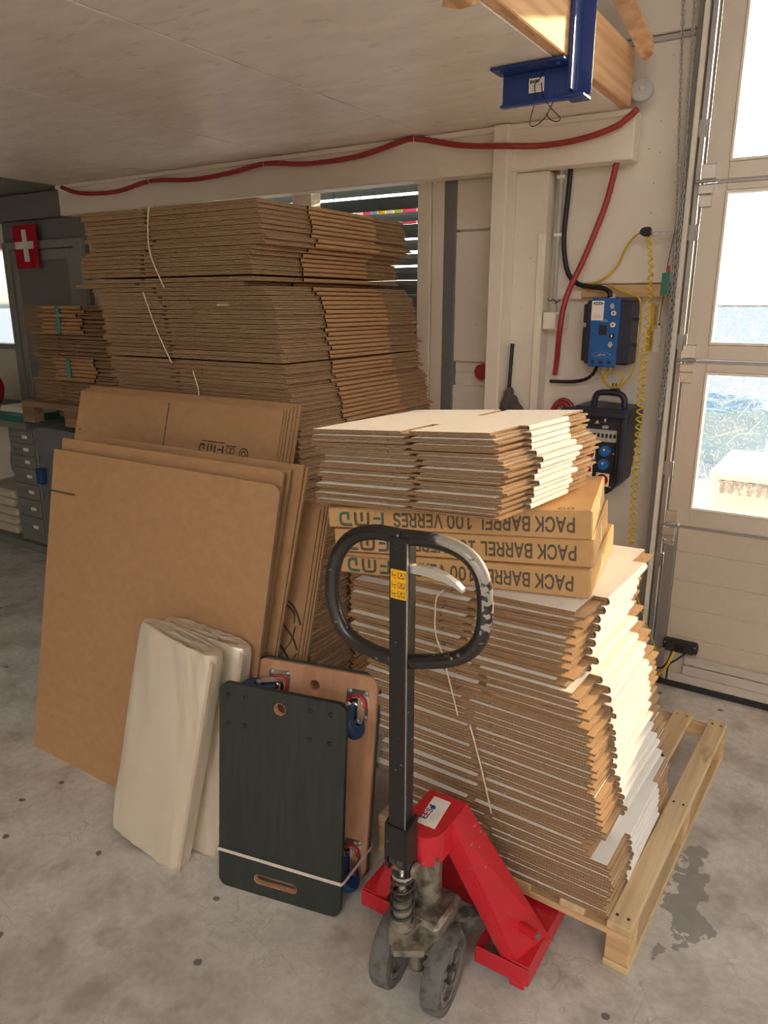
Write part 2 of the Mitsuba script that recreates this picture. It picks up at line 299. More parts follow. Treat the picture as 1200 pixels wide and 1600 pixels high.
# the storage platform whose white underside fills the top of the picture
dk = thing('ceiling_platform', 'underside of a storage platform made of white painted chipboard panels', kind='structure')
for x0, x1 in ((-1.856, -0.975), (-2.743, -1.865), (-3.718, -2.752), (-4.665, -3.727)):
    part(dk, 'panel', box(x0, x1, -1.4, 3.455, 2.452, 2.475, 0.003), 'm_ceiling')
part(dk, 'deck', box(-4.665, -0.98, -1.4, 3.455, 2.476, 2.655), 'm_pine_dark')
part(dk, 'panel', box(-9.0, -4.672, -1.4, 3.46, 2.445, 2.50, 0.003), 'm_grey_paint_dimmed')
part(dk, 'fascia', box(-0.975, -0.935, -1.4, 3.30, 2.455, 2.66, 0.004), 'm_fascia', label='bare orange timber fascia along the edge of the platform')
part(dk, 'torn_edge', hull([[-0.97, 1.93, 2.453], [-1.05, 1.93, 2.452], [-1.07, 1.96, 2.449], [-0.975, 2.00, 2.452], [-1.0, 1.92, 2.443], [-1.03, 1.99, 2.444], [-0.985, 1.97, 2.441]]), 'm_fascia', label='splintered raw chipboard edge')

bm = thing('ceiling_beam', 'long white plank beam under the back edge of the platform, carrying a red hose', 'beam', kind='structure')
part(bm, 'plank', box(-4.66, -0.915, 3.305, 3.40, 2.265, 2.447, 0.004), 'm_white_wood')
part(bm, 'top_strip', box(-4.66, -0.93, 3.285, 3.31, 2.425, 2.449, 0.003), 'm_white_wood')
p1 = thing('post', 'narrow white painted post standing in front of the beam', 'post', kind='structure')
part(p1, 'board', box(-1.507, -1.437, 3.25, 3.46, 0.0, 2.446, 0.004), 'm_white_wood')
p2 = thing('post', 'white painted post with chipped face and bevelled batten, right of the narrow post', 'post', kind='structure')
part(p2, 'board', box(-1.437, -1.285, 3.36, 3.46, 0.0, 2.262, 0.003), 'm_wall')
part(p2, 'batten', hull([[x, y, z] for z in (0.0, 2.0) for x, y in ((-1.32, 3.36), (-1.312, 3.346), (-1.290, 3.346), (-1.282, 3.36))]), 'm_white_wood')
single('wood_batten', box(-1.118, -0.745, 3.40, 3.46, 1.728, 1.781, 0.003), 'm_pine_x', 'raw pine batten fixed to the wall behind the blue control box', 'batten')

# ---- window behind the tall stack, with an outside blind
w = thing('window_1', 'white framed window behind the tall carton stack with a dark outside blind', kind='structure')
def wframe(x0, x1, z0, z1, y0=3.43, y1=3.52):
    part(w, 'frame', box(x0, x1, y0, y1, z0, z1, 0.004), 'm_white_wood')
for x0, x1 in ((-1.905, -1.832), (-1.987, -1.911), (-2.785, -2.655), (-3.55, -3.48)):
    wframe(x0, x1, 0.25, 2.33)
wframe(-3.48, -2.785, 2.30, 2.33); wframe(-2.655, -1.987, 2.30, 2.33); wframe(-3.48, -2.785, 0.25, 0.32); wframe(-2.655, -1.987, 0.25, 0.32)
part(w, 'dark_post', box(-1.832, -1.766, 3.42, 3.54, 0.0, 2.34, 0.004), 'm_grey_dark', label='dark grey upright beside the window frame')
for x0, x1 in ((-3.48, -2.785), (-2.655, -1.987)):
    part(w, 'pane', trimesh.Trimesh([[x0, 3.49, 0.32], [x1, 3.49, 0.32], [x1, 3.49, 2.30], [x0, 3.49, 2.30]], [[0, 1, 2], [0, 2, 3]]), 'm_glass')
bl = thing('venetian_blind', 'dark grey slatted outside blind behind the window, top slats half open', 'blind')
slat = cat(*[hull([[x, math.copysign(1, c) * 0.0 + c, z + dz] for x in (-3.47, -1.99) for c, z in (a, b) for dz in (0, 0.0012)])
             for a, b in zip([(c, 0.008 * math.cos(c / 0.036 * 1.5)) for c in np.linspace(-0.036, 0.036, 5)][:-1], [(c, 0.008 * math.cos(c / 0.036 * 1.5)) for c in np.linspace(-0.036, 0.036, 5)][1:])])
slat_ply = mikit.ply(slat, 'm_blind')
for k, z in enumerate(np.arange(2.285, 1.37, -0.0715)):
    tilt = [-30, -55, -30, -62, -40, -45, -58][k] if k < 7 else -80
    part(bl, 'slat', slat_ply, 'm_blind', to=frame((0, 3.60, z), 0, tilt, 0))
part(bl, 'bottom_rail', box(-3.47, -1.99, 3.57, 3.63, 1.325, 1.35, 0.004), 'm_blind')
for x in (-2.02, -2.05, -2.60):
    part(bl, 'cord', rod((x, 3.568, 2.30), (x, 3.568, 1.34), 0.0016, 6), 'm_dark')
bn = thing('sign_banner', 'coloured strip of a sign outside, seen between the blind slats', 'sign')
x = -2.62
for col, wd in ((0, .05), (2, .055), (1, .04), (3, .05), (0, .05), (4, .05), (2, .09), (0, .03), (1, .045), (2, .05), (0, .06)):
    part(bn, 'patch', box(x, x + wd, 3.80, 3.81, 2.13, 2.26), ['m_plastic_white', 'm_sign_blue', 'm_sign_pink', 'm_label_yellow', 'm_sign_green'][col]); x += wd + 0.004
for x_ in (-2.60, -2.12): part(bn, 'post', rod((x_, 3.83, -0.04), (x_, 3.83, 2.26), 0.015, 8), 'm_steel')
mat('m_sign_blue', (0.15, 0.42, 0.7)); mat('m_sign_pink', (0.75, 0.06, 0.2)); mat('m_sign_green', (0.45, 0.6, 0.08)); mat('m_pale_blue', (0.36, 0.55, 0.66)); mat('m_truck', (0.80, 0.80, 0.80))
bb = thing('outdoor_bin', 'pale blue plastic container outside, low behind the window', 'container')
part(bb, 'body', box(-2.7, -1.9, 3.9, 4.6, -0.04, 1.36, 0.03), 'm_pale_blue')
part(bb, 'rim', box(-2.73, -1.87, 3.87, 4.63, 1.36, 1.40, 0.01), 'm_pale_blue')

# ---- far left: grey doorway, flag, small lit window
dr1 = thing('door_2', 'grey framed office door beyond the stacks at the far left', kind='structure')
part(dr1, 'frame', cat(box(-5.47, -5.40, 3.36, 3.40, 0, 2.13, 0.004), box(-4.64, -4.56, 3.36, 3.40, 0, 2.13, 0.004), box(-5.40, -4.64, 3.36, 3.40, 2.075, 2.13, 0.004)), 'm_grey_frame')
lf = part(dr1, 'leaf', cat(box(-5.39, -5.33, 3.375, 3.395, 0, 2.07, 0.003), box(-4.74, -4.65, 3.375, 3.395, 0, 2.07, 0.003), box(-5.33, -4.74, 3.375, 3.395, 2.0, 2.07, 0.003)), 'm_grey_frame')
part(dr1, 'inset', box(-5.33, -4.74, 3.385, 3.40, 0, 2.0), 'm_grey_paint_dimmed')
w2 = thing('window_2', 'narrow bright window at the left edge of the picture', kind='structure')
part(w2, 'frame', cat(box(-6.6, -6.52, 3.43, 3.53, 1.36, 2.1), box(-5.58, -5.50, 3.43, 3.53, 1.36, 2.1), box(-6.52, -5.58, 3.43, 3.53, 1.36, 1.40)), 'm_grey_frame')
part(w2, 'pane', trimesh.Trimesh([[-6.52, 3.49, 1.40], [-5.58, 3.49, 1.40], [-5.58, 3.49, 2.1], [-6.52, 3.49, 2.1]], [[0, 1, 2], [0, 2, 3]]), 'm_glass')
fl = thing('swiss_flag', 'small red pennant with a white cross hanging on the grey wall', 'flag')
gx, gz = np.meshgrid(np.linspace(-5.275, -4.995, 15), np.linspace(1.945, 2.235, 12)); gy = 3.335 + 0.012 * np.sin(gx * 34) * (2.25 - gz) / 0.3
FV = np.stack([gx, gy, gz], -1).reshape(-1, 3); FF = [[a, a + 1, a + 16, a + 15] for r in range(11) for a in range(r * 15, r * 15 + 14)]
ff = np.array(FF); ff = np.vstack([ff[:, [0, 1, 2]], ff[:, [0, 2, 3]]])
def cloth(V, F, th):
    n = len(V); return trimesh.Trimesh(np.vstack([V, V + [0, th, 0]]), np.vstack([F, F[:, ::-1] + n]), process=False)
part(fl, 'cloth', cloth(FV, ff, 0.0015), 'm_flag_red', smooth=True)
for (x0, x1, z0, z1) in ((-5.166, -5.116, 1.99, 2.205), (-5.255, -5.03, 2.075, 2.125)):
    sx = np.linspace(x0, x1, 10); sz = np.linspace(z0, z1, 8); a, b = np.meshgrid(sx, sz); c = 3.335 + 0.012 * np.sin(a * 34) * (2.25 - b) / 0.3 - 0.0025
    q = np.array([[i, i + 1, i + 11, i + 10] for r in range(7) for i in range(r * 10, r * 10 + 9)])
    part(fl, 'cross_bar', cloth(np.stack([a, c, b], -1).reshape(-1, 3), np.vstack([q[:, [0, 1, 2]], q[:, [0, 2, 3]]]), 0.001), 'm_flag_white', smooth=True)

# ---- the sectional door
door = thing('door_1', 'sectional workshop door with glazed upper sections and a ribbed bottom section', kind='structure')
DX0, DX1, DF, DB = -0.632, 3.40, 3.32, 3.365
def section(z0, z1, g0, g1):
    s = part(door, 'section', cat(box(DX0, -0.548, DF, DB, z0, z1, 0.003), box(1.36, 1.44, DF, DB, z0, z1, 0.003), box(3.32, DX1, DF, DB, z0, z1, 0.003),
             *[box(a, b, DF, DB, z0, g0, 0.003) for a, b in ((-0.548, 1.36), (1.44, 3.32))], *[box(a, b, DF, DB, g1, z1, 0.003) for a, b in ((-0.548, 1.36), (1.44, 3.32))]), 'm_alu')
    for a, b in ((-0.548, 1.36), (1.44, 3.32)):
        part(s, 'bead', cat(box(a, a + 0.010, DF - 0.006, DB, g0, g1, 0.002), box(b - 0.010, b, DF - 0.006, DB, g0, g1, 0.002), box(a, b, DF - 0.006, DB, g0, g0 + 0.010, 0.002), box(a, b, DF - 0.006, DB, g1 - 0.010, g1, 0.002)), 'm_plastic_white')
        part(s, 'dust', dust(a + .012, b - .012, g0 + .012, g1 - .012, 12000 if a < 0 else 3000, int(g0 * 1000)), 'm_dust', kind='stuff', label='pale dust specks and smears on the glazing')
        part(s, 'pane', trimesh.Trimesh([[a, 3.345, g0], [b, 3.345, g0], [b, 3.345, g1], [a, 3.345, g1]], [[0, 1, 2], [0, 2, 3]]), 'm_glass')
def dust(x0, x1, z0, z1, n, seed):
    r = np.random.default_rng(seed); V, F = [], []
    for i in range(n):
        x, z = x0 + (x1 - x0) * r.random(), z0 + (z1 - z0) * r.random(); a = r.choice([0.3, 0.5, 1.45, 2.6]) + r.normal() * .25
        L, w = (r.uniform(.02, .09), r.uniform(.0006, .0014)) if r.random() < .012 else (r.uniform(.0012, .0032), r.uniform(.0008, .002))
        u = np.array([math.cos(a), 0, math.sin(a)]); v = np.array([-math.sin(a), 0, math.cos(a)]); c = np.array([x, 3.3435, z])
        P = [c - u * L, c - u * L * .4 - v * w, c + u * L * .5 - v * w * .8, c + u * L, c + u * L * .45 + v * w, c - u * L * .5 + v * w * .7]
        if any(not (x0 < q[0] < x1 and z0 < q[2] < z1) for q in P): continue
        k = len(V); V += P; F += [[k, k + j, k + j + 1] for j in range(1, 5)]
    return trimesh.Trimesh(np.array(V), np.array(F), process=False)
section(0.772, 1.470, 0.845, 1.430); section(1.479, 2.153, 1.540, 2.122); section(2.162, 2.860, 2.225, 2.80)
bs = part(door, 'bottom_section', cat(box(-0.585, DX1, DF + 0.004, DB, 0.03, 0.763)), 'm_door_panel')
for z0, z1 in ((0.650, 0.762), (0.519, 0.645), (0.388, 0.514), (0.250, 0.383), (0.170, 0.245)):
    part(bs, 'rib', box(-0.585, DX1, DF, DF + 0.006, z0, z1, 0.003), 'm_door_panel')
part(bs, 'bottom_profile', cat(box(-0.50, DX1, DF - 0.012, DF, 0.125, 0.165, 0.004), box(-0.50, DX1, DF - 0.018, DF, 0.078, 0.122, 0.004), box(-0.585, DX1, DF - 0.008, DF, 0.03, 0.074, 0.003)), 'm_alu')
part(bs, 'end_cap', box(-0.632, -0.586, DF - 0.004, DB, 0.03, 0.763, 0.003), 'm_steel', label='grey sheet metal end cap')
part(bs, 'floor_seal', box(-0.632, DX1, DF - 0.012, DB, 0.0, 0.03, 0.006), 'm_rubber', label='black rubber floor seal')
for zj in (0.767, 1.474, 2.157):
    part(door, 'joint', box(-0.585, DX1, DF - 0.004, DF + 0.01, zj - 0.009, zj + 0.003, 0.002), 'm_steel')
    h = part(door, 'hinge', cat(box(-0.645, -0.590, DF - 0.010, DF, zj + 0.010, zj + 0.065, 0.003), box(-0.650, -0.592, DF - 0.026, DF, zj - 0.048, zj - 0.010, 0.005), box(-0.645, -0.596, DF - 0.008, DF, zj - 0.092, zj - 0.046, 0.003)), 'm_silver')
    part(h, 'pin', rod((-0.662, DF - 0.016, zj + 0.002), (-0.585, DF - 0.016, zj + 0.002), 0.007, 10), 'm_steel')
    for bx, bz in ((-0.637, .052), (-0.600, .052), (-0.637, -.075), (-0.602, -.075)):
        part(h, 'bolt', rod((bx, DF - 0.014, zj + bz), (bx, DF, zj + bz), 0.0055, 8), 'm_chrome')
tr = thing('door_track', 'vertical steel guide rail beside the sectional door, with a pale edge strip', 'track', kind='structure')
part(tr, 'rail', cat(box(-0.668, -0.650, 3.33, 3.45, 0.0, 3.0), box(-0.650, -0.636, 3.385, 3.39, 0, 3.0)), 'm_steel')
part(tr, 'tube', rod((-0.652, 3.372, 0.0), (-0.652, 3.372, 3.0), 0.013, 10), 'm_steel')
part(tr, 'edge_strip', box(-0.702, -0.680, 3.34, 3.46, 0.0, 3.0, 0.003), 'm_white_wood', label='pale edge strip')
part(tr, 'brush_seal', box(-0.722, -0.703, 3.35, 3.46, 0.0, 3.0, 0.002), 'm_grey_dark', label='dark brush seal')
for z in (0.60, 1.02, 1.56, 1.99, 2.37):
    b = part(tr, 'clip', box(-0.680, -0.640, 3.345, 3.36, z - 0.045, z + 0.02, 0.003), 'm_steel')
    part(b, 'bolt', rod((-0.656, 3.338, z), (-0.656, 3.35, z), 0.007, 8), 'm_chrome')

# what stands in the yard behind the glazing
tk = thing('crate', 'white ribbed plastic crate standing just outside the door glazing', 'crate')
part(tk, 'body', box(-0.66, 0.5, 4.7, 5.5, -0.04, 0.70, 0.03), 'm_truck'); part(tk, 'rim', box(-0.69, 0.53, 4.67, 5.53, 0.70, 0.74, 0.008), 'm_truck')
for i in range(22):
    part(tk, 'rib', box(-0.62 + 0.05 * i, -0.60 + 0.05 * i, 4.675, 4.70, 0.62, 0.695), 'm_plastic_grey')
cv = thing('cargo_cover', 'pale blue tarpaulin covered load outside behind the door glazing', 'tarpaulin')
cm = m3.Manifold.cube([2.6, 1.2, 0.62], False).refine_to_length(.08).to_mesh(); cm = trimesh.Trimesh(cm.vert_properties[:, :3], cm.tri_verts); cm.apply_translation([-3.4, 9.0, -0.04])
cm.vertices = cm.vertices + cm.vertex_normals * ((meshkit.fbm(cm.vertices * 3, 3, 2) - .5) * .25)[:, None]
part(cv, 'sheet', cm, 'm_pale_blue', smooth=True)

# unseen lamps added for fill light, out of the frame behind the photographer
for lx in (0.6, 3.4, 6.2):
    for ly in (-6.4, -3.6):
        L = thing('fill_lamp', 'added unseen tube lamp for fill light, hung under the hall roof', 'lamp', 'added fill lamps of the open hall')
        part(L, 'housing', box(lx - 0.8, lx + 0.8, ly - 0.11, ly + 0.11, 4.20, 4.27, 0.01), 'm_plastic_white')
        part(L, 'hanger', cat(rod((lx - 0.6, ly, 4.27), (lx - 0.6, ly, 5.0), 0.006, 6), rod((lx + 0.6, ly, 4.27), (lx + 0.6, ly, 5.0), 0.006, 6)), 'm_steel')
        k = part(L, 'diffuser', box(lx - 0.78, lx + 0.78, ly - 0.09, ly + 0.09, 4.185, 4.20), 'm_plastic_white')
        scene[k]['emitter'] = {'type': 'area', 'radiance': rgb(*FILL_LAMP)}
# ---------------------------------------------------------------- flattened cartons
def carton(W, D, fl, slots_top, slots_bot, ins, Th, t, seed, bend=0.0, droop=0.004, bulge=0.6):
    """A carton folded flat: two plies with cut flaps front and back, a fold at either side. Local x 0..W, y 0..D, z 0..Th.
    uv: v from 0 to 1 across a cut edge (u along it), -1 outside face or fold, -2 inside face."""
    r = np.random.default_rng(seed); V, F, UV = [], [], []
    def quad(a, b, c, d, uv):
        i = len(V); V.extend([a, b, c, d]); UV.extend(uv); F.append([i, i + 1, i + 2]); F.append([i, i + 2, i + 3])
    for top in (True, False):
        sw = 0.026 if top else 0.005
        sl = slots_top if top else slots_bot; iL, iR = ins if top else (ins[0] * 0.35, ins[1] * 0.35)
        xs = sorted({0.0, iL, W - iR, W, *[s - sw / 2 for s in sl], *[s + sw / 2 for s in sl], *np.linspace(0.1, 0.9, 5) * W})
        xs = [x for i, x in enumerate(xs) if i == 0 or x - xs[i - 1] > 1e-4]
        ys = [0.0, fl * 0.5, fl, D * 0.5, D - fl, D - fl * 0.5, D]
        z0, z1 = (Th - t, Th) if top else (0.0, t)
        kx = [0] + [s for s in sl] + [W]; drop = {(k, e): r.uniform(-1, 1) * droop for k in range(len(kx)) for e in (0, 1)}
        def dz(x, y):
            k = sum(x > s for s in sl); e = 0 if y < D / 2 else 1; over = max(0, fl - y) if e == 0 else max(0, y - (D - fl))
            q = drop[(k, e)] * (over / fl) ** 1.5
            if top: q = -abs(q) * 0.0 + min(q, 0.0) if Th - 2 * t < 0.002 else q
            else: q = abs(q) * 0.5
            return q + bend * (((x / W) - 0.5) ** 2 + ((y / D) - 0.5) ** 2 - 0.25)
        def pres(i, j):
            if not (0 <= i < len(xs) - 1 and 0 <= j < len(ys) - 1): return False
            x, y = (xs[i] + xs[i + 1]) / 2, (ys[j] + ys[j + 1]) / 2
            if fl < y < D - fl: return True
            if any(abs(x - s) < sw / 2 for s in sl): return False
            return iL < x < W - iR
        P = lambda i, j, z: (xs[i] + 0.0, ys[j] + 0.0, z + dz(xs[i], ys[j]))
        for i in range(len(xs) - 1):
            for j in range(len(ys) - 1):
                if not pres(i, j): continue
                up, dn = (-1, -2) if top else (-2, -1)
                quad(P(i, j, z1), P(i + 1, j, z1), P(i + 1, j + 1, z1), P(i, j + 1, z1), [(0, up)] * 4)
                quad(P(i, j, z0), P(i, j + 1, z0), P(i + 1, j + 1, z0), P(i + 1, j, z0), [(0, dn)] * 4)
                for di, dj, a, b in ((0, -1, (i, j), (i + 1, j)), (0, 1, (i + 1, j + 1), (i, j + 1)), (-1, 0, (i, j + 1), (i, j)), (1, 0, (i + 1, j), (i + 1, j + 1))):
                    if pres(i + di, j + dj): continue
                    body = fl < (ys[j] + ys[j + 1]) / 2 < D - fl
                    if body and di and (i + di < 0 or i + di >= len(xs) - 1): continue          # the fold closes this side
                    ua, ub = (xs[a[0]], xs[b[0]]) if dj else (ys[a[1]], ys[b[1]])
                    quad(P(*a, z0), P(*b, z0), P(*b, z1), P(*a, z1), [(ua, 0), (ub, 0), (ub, 1), (ua, 1)])
    prof = [(0, Th), (0.55, 0.90 * Th), (0.85, 0.70 * Th), (0.95, 0.5 * Th), (0.85, 0.30 * Th), (0.55, 0.10 * Th), (0, 0)]
    for x0, sgn in ((W, 1), (0.0, -1)):
        yy = [fl, D * 0.5, D - fl]
        for y0, y1 in zip(yy[:-1], yy[1:]):
            b0, b1 = (bend * (0.25 + ((y / D) - 0.5) ** 2 - 0.25) for y in (y0, y1))
            for (a, za), (b, zb) in zip(prof[:-1], prof[1:]):
                q = [(x0 + sgn * a * Th * bulge, y0, za + b0), (x0 + sgn * b * Th * bulge, y0, zb + b0), (x0 + sgn * b * Th * bulge, y1, zb + b1), (x0 + sgn * a * Th * bulge, y1, za + b1)]
                if sgn < 0: q = q[::-1]
                quad(*q, [(0, -1)] * 4)
    return trimesh.Trimesh(np.array(V), np.array(F), process=False), np.array(UV)
def carton_plies(n, mat_name, W, D, fl, st, sb, ins, Th, t, seed, **kw):
    out = []
    for k in range(n):
        r = np.random.default_rng(seed + k); j = lambda s: [x + r.uniform(-.007, .007) for x in s]
        m, uv = carton(W, D, fl, j(st), j(sb), (ins[0] + r.uniform(0, .01), ins[1] * r.uniform(.75, 1.25)), Th, t, seed + k, **kw)
        out.append(mikit.ply(m, mat_name, uv=uv))
    return out

# ---------------------------------------------------------------- pallet in front, carrying the white cartons
PM = frame((-0.296, 1.648, 0), yaw=-2.4)                  # local x to the right (negative into the pallet), y into the depth
pa = thing('pallet', 'raw pine pallet under the white carton pile, right side showing', 'pallet')
def pbox(name, x0, x1, y0, y1, z0, z1, m='m_pine_y', lab=None, b=0.003):
    return part(pa, name, moved(box(x0, x1, y0, y1, z0, z1, b), PM), m, label=lab)
for x0, x1 in ((-0.064, 0.0), (-0.195, -0.125), (-0.36, -0.28), (-0.52, -0.44), (-0.68, -0.60), (-0.80, -0.735)):
    k = pbox('deck_board', x0, x1, 0.0, 1.20, 0.122, 0.144)
    for y in (0.035, 0.60, 1.165):
        for dx in (0.017, x1 - x0 - 0.017):
            part(k, 'nail', moved(rod((x0 + dx, y, 0.1435), (x0 + dx, y, 0.1452), 0.0042, 8), PM), 'm_dark')
for y0, y1 in ((0.0, 0.085), (0.56, 0.645), (1.115, 1.20)):
    pbox('stringer_board', -0.80, 0.0, y0, y1, 0.101, 0.1215, 'm_pine_x')
    for x0, x1 in ((-0.064, 0.0), (-0.45, -0.36), (-0.80, -0.735)):
        pbox('block', x0, x1, y0 + 0.003, y1 - 0.003, 0.0215, 0.1005, 'm_pine_x')
for x0, x1 in ((-0.066, 0.002), (-0.45, -0.36), (-0.80, -0.735)):
    pbox('bottom_board', x0, x1, 0.0, 1.20, 0.0, 0.021)
part(pa, 'splint', moved(box(-0.47, -0.395, -0.024, -0.0005, 0.112, 0.1445, 0.003), PM), 'm_pine_x', label='short offcut lying on the pallet edge')

def interp(tab, z):
    z_, x_ = zip(*sorted(tab)); return float(np.interp(z, z_, x_))
profile_w = [(.145, -.358), (.19, -.352), (.28, -.345), (.30, -.372), (.31, -.41), (.345, -.405), (.38, -.376), (.466, -.394), (.50, -.408), (.60, -.428), (.674, -.424), (.713, -.435), (.753, -.468), (.76, -.50), (.805, -.492), (.918, -.480), (.953, -.466), (1.0, -.468)]
WW, WD = 0.70, 0.575
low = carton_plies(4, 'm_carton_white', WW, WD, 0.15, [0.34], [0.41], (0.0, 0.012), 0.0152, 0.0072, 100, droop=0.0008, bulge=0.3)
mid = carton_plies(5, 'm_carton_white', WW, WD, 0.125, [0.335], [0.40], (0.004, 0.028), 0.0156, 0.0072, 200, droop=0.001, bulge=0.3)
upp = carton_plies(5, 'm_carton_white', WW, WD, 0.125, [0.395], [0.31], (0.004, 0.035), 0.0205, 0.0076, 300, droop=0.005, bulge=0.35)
z = 0.1455; k = 0
while z < 0.965:
    z_c = z + 0.008
    if z < 0.300: plies, dzc, nm, lab, grp = low, 0.0160, 'white_flat_carton', 'white faced flat carton in the lowest, squared-up bundle on the pine pallet', 'flat cartons of the lowest white bundle'
    elif z < 0.655: plies, dzc, nm, lab, grp = mid, 0.0165, 'white_flat_carton', 'white faced flat carton in the dense middle bundle of the pallet pile', 'flat cartons of the middle white bundle'
    else: plies, dzc, nm, lab, grp = upp, 0.0243, 'white_flat_carton', 'white faced flat carton in the loose upper bundle under the kraft boxes', 'flat cartons of the upper white bundle'
    if z + dzc > 0.972: grp = None; lab = 'topmost white flat carton of the pallet pile, under the three kraft boxes'
    xr = interp(profile_w, z_c) + rng.uniform(-.010, .010); yw = -2.0 + rng.uniform(-1.2, 1.2); y0 = 1.656 + rng.uniform(-1, 1) * (.003 if z < .655 else .006) + (0.004 if 0.3 < z < .65 else 0)
    c, s = math.cos(math.radians(yw)), math.sin(math.radians(yw)); rl = 2.3 * max(0.0, (z - 0.655) / 0.31)      # the loose top bundle sinks towards its left end
    single(nm, plies[k % len(plies)], None, lab, 'flat carton', grp, to=frame((xr - WW * c, y0 - WW * s, z - WW * math.sin(math.radians(rl))), yw, 0, -rl))
    k += 1; z += dzc
Z_PILE = z
st = thing('tie_string', 'pale string tied down the front of the white pallet pile', 'string')
part(st, 'upper_run', tube(smooth_path([(-0.872, 1.668, .955), (-0.876, 1.638, .945), (-0.878, 1.634, .90), (-0.874, 1.632, .84), (-0.850, 1.632, .78), (-0.825, 1.632, .70), (-0.80, 1.632, .615)], 4), 0.0022, 6), 'm_string', smooth=True)
part(st, 'lower_run', tube(smooth_path([(-0.765, 1.635, .598), (-0.745, 1.634, .54), (-0.715, 1.634, .44), (-0.69, 1.635, .345)], 4), 0.0022, 6), 'm_string', smooth=True)

# ---------------------------------------------------------------- three kraft boxes with upside-down print
def letter_F():
    return unary_union([LineString([(0.02, 0), (0.02, 0.62), (0.06, 0.85), (0.2, 0.92), (0.75, 0.92)]).buffer(0.10, cap_style=2, join_style=1), LineString([(0.2, 0.42), (0.72, 0.42)]).buffer(0.085, cap_style=2)])
def letter_M():
    a = LineString([(0.0, 0), (0.0, 0.62), (0.06, 0.85), (0.2, 0.92), (0.8, 0.92), (0.94, 0.85), (1.0, 0.62), (1.0, 0)]).buffer(0.10, cap_style=2, join_style=1)
    return unary_union([a, LineString([(0.5, 0), (0.5, 0.66)]).buffer(0.10, cap_style=2)])
def letter_D():
    return unary_union([LineString([(0.25, 0.08), (0.62, 0.08), (0.82, 0.15), (0.9, 0.36), (0.9, 0.64), (0.82, 0.85), (0.62, 0.92), (0.0, 0.92)]).buffer(0.10, cap_style=2, join_style=1), LineString([(0.28, 0.0), (0.28, 0.55)]).buffer(0.10, cap_style=2)])
def logo(h, depth=0.0007):
    out = []
    for g, dx in ((letter_F(), 0.0), (letter_M(), 1.12), (letter_D(), 2.40)):
        out.append(extrude(affinity.scale(affinity.translate(g, dx, 0), h * 0.95, h, origin=(0, 0)), depth))
    return out
BXL = 0.71
boxes = [((-0.499, 1.744, 0.984), 8.7, -2.4, .076, .060, .45, 'bottom kraft box of the three, printed upside down with PACK BARREL 100 VERRES'),
         ((-0.502, 1.762, 1.0605), 11.5, -3.05, .0765, .066, .42, 'middle kraft box of the three, printed upside down with PACK BARREL 100 VERRES'),
         ((-0.507, 1.749, 1.1375), 12.4, -3.1, .075, .054, .41, 'top kraft box of the three, half under the white carton bundle')]
for (o, yw, rl, HR, HL, BXD, lab) in boxes:
    M = frame(o, yw, 0, rl)                                  # local: x from -L to 0, y 0..D; slightly crushed towards the left
    b = thing('printed_box', lab, 'box'); e = 0.003
    part(b, 'body', moved(hull([(x + sx * a, y + sy * b_, zz + sz * c_) for x, sx, h in ((-BXL, 1, HL), (0, -1, HR)) for y, sy in ((0, 1), (BXD, -1)) for zz, sz in ((0, 1), (h, -1)) for a, b_, c_ in ((e, e, 0), (e, 0, e), (0, e, e))]), M), 'm_box_kraft')
    part(b, 'lid_flap', moved(box(-0.0015, 0.0015, 0.012, BXD - 0.01, 0.004, HR - 0.004, 0.0007), M), 'm_box_kraft')
    part(b, 'tape_tab', moved(box(-0.001, 0.0024, 0.19, 0.205, 0.018, 0.058), M), 'm_paper', label='pale tape tab on the end face')
    ex, ey, ez = M[:3, 0], M[:3, 1], M[:3, 2]; tl = (HR - HL) / BXL * 0.6
    def upside(m, x, z):                                    # reads towards -x with its top pointing down, on the front face
        u = ez; v = ex + ez * tl; v = v / np.linalg.norm(v)
        return place(m, M[:3, 3] + ex * x + ez * z - ey * 0.0002, -v, -u, -ey)
    part(b, 'lettering', upside(text('PACK BARREL 100 VERRES', 0.038, 0.478, bold=True), -0.040, 0.056), 'm_ink_brown', label='PACK BARREL 100 VERRES')
    for g, mt in zip(logo(0.040), ('m_ink_teal', 'm_ink_brown', 'm_ink_teal')):
        part(b, 'logo_letter', upside(g, -0.548, 0.0475), mt)
    part(b, 'small_print', upside(text('Fournitures et Matériel de Déménagement', 0.0045, 0.135), -0.548, 0.0545), 'm_ink_brown') if HL > .058 else None
M3 = frame(*boxes[2][:2], 0, boxes[2][2])
part(b, 'carton_mark', moved(cat(extrude(Point(0, 0).buffer(.010).difference(Point(0, 0).buffer(.007)), .0006), extrude(sbox(.014, -.008, .03, .008).difference(sbox(.017, -.005, .027, .005)), .0006)), M3 @ frame((-.075, .022, .0725), 0, 0, -1.7)), 'm_ink_brown')

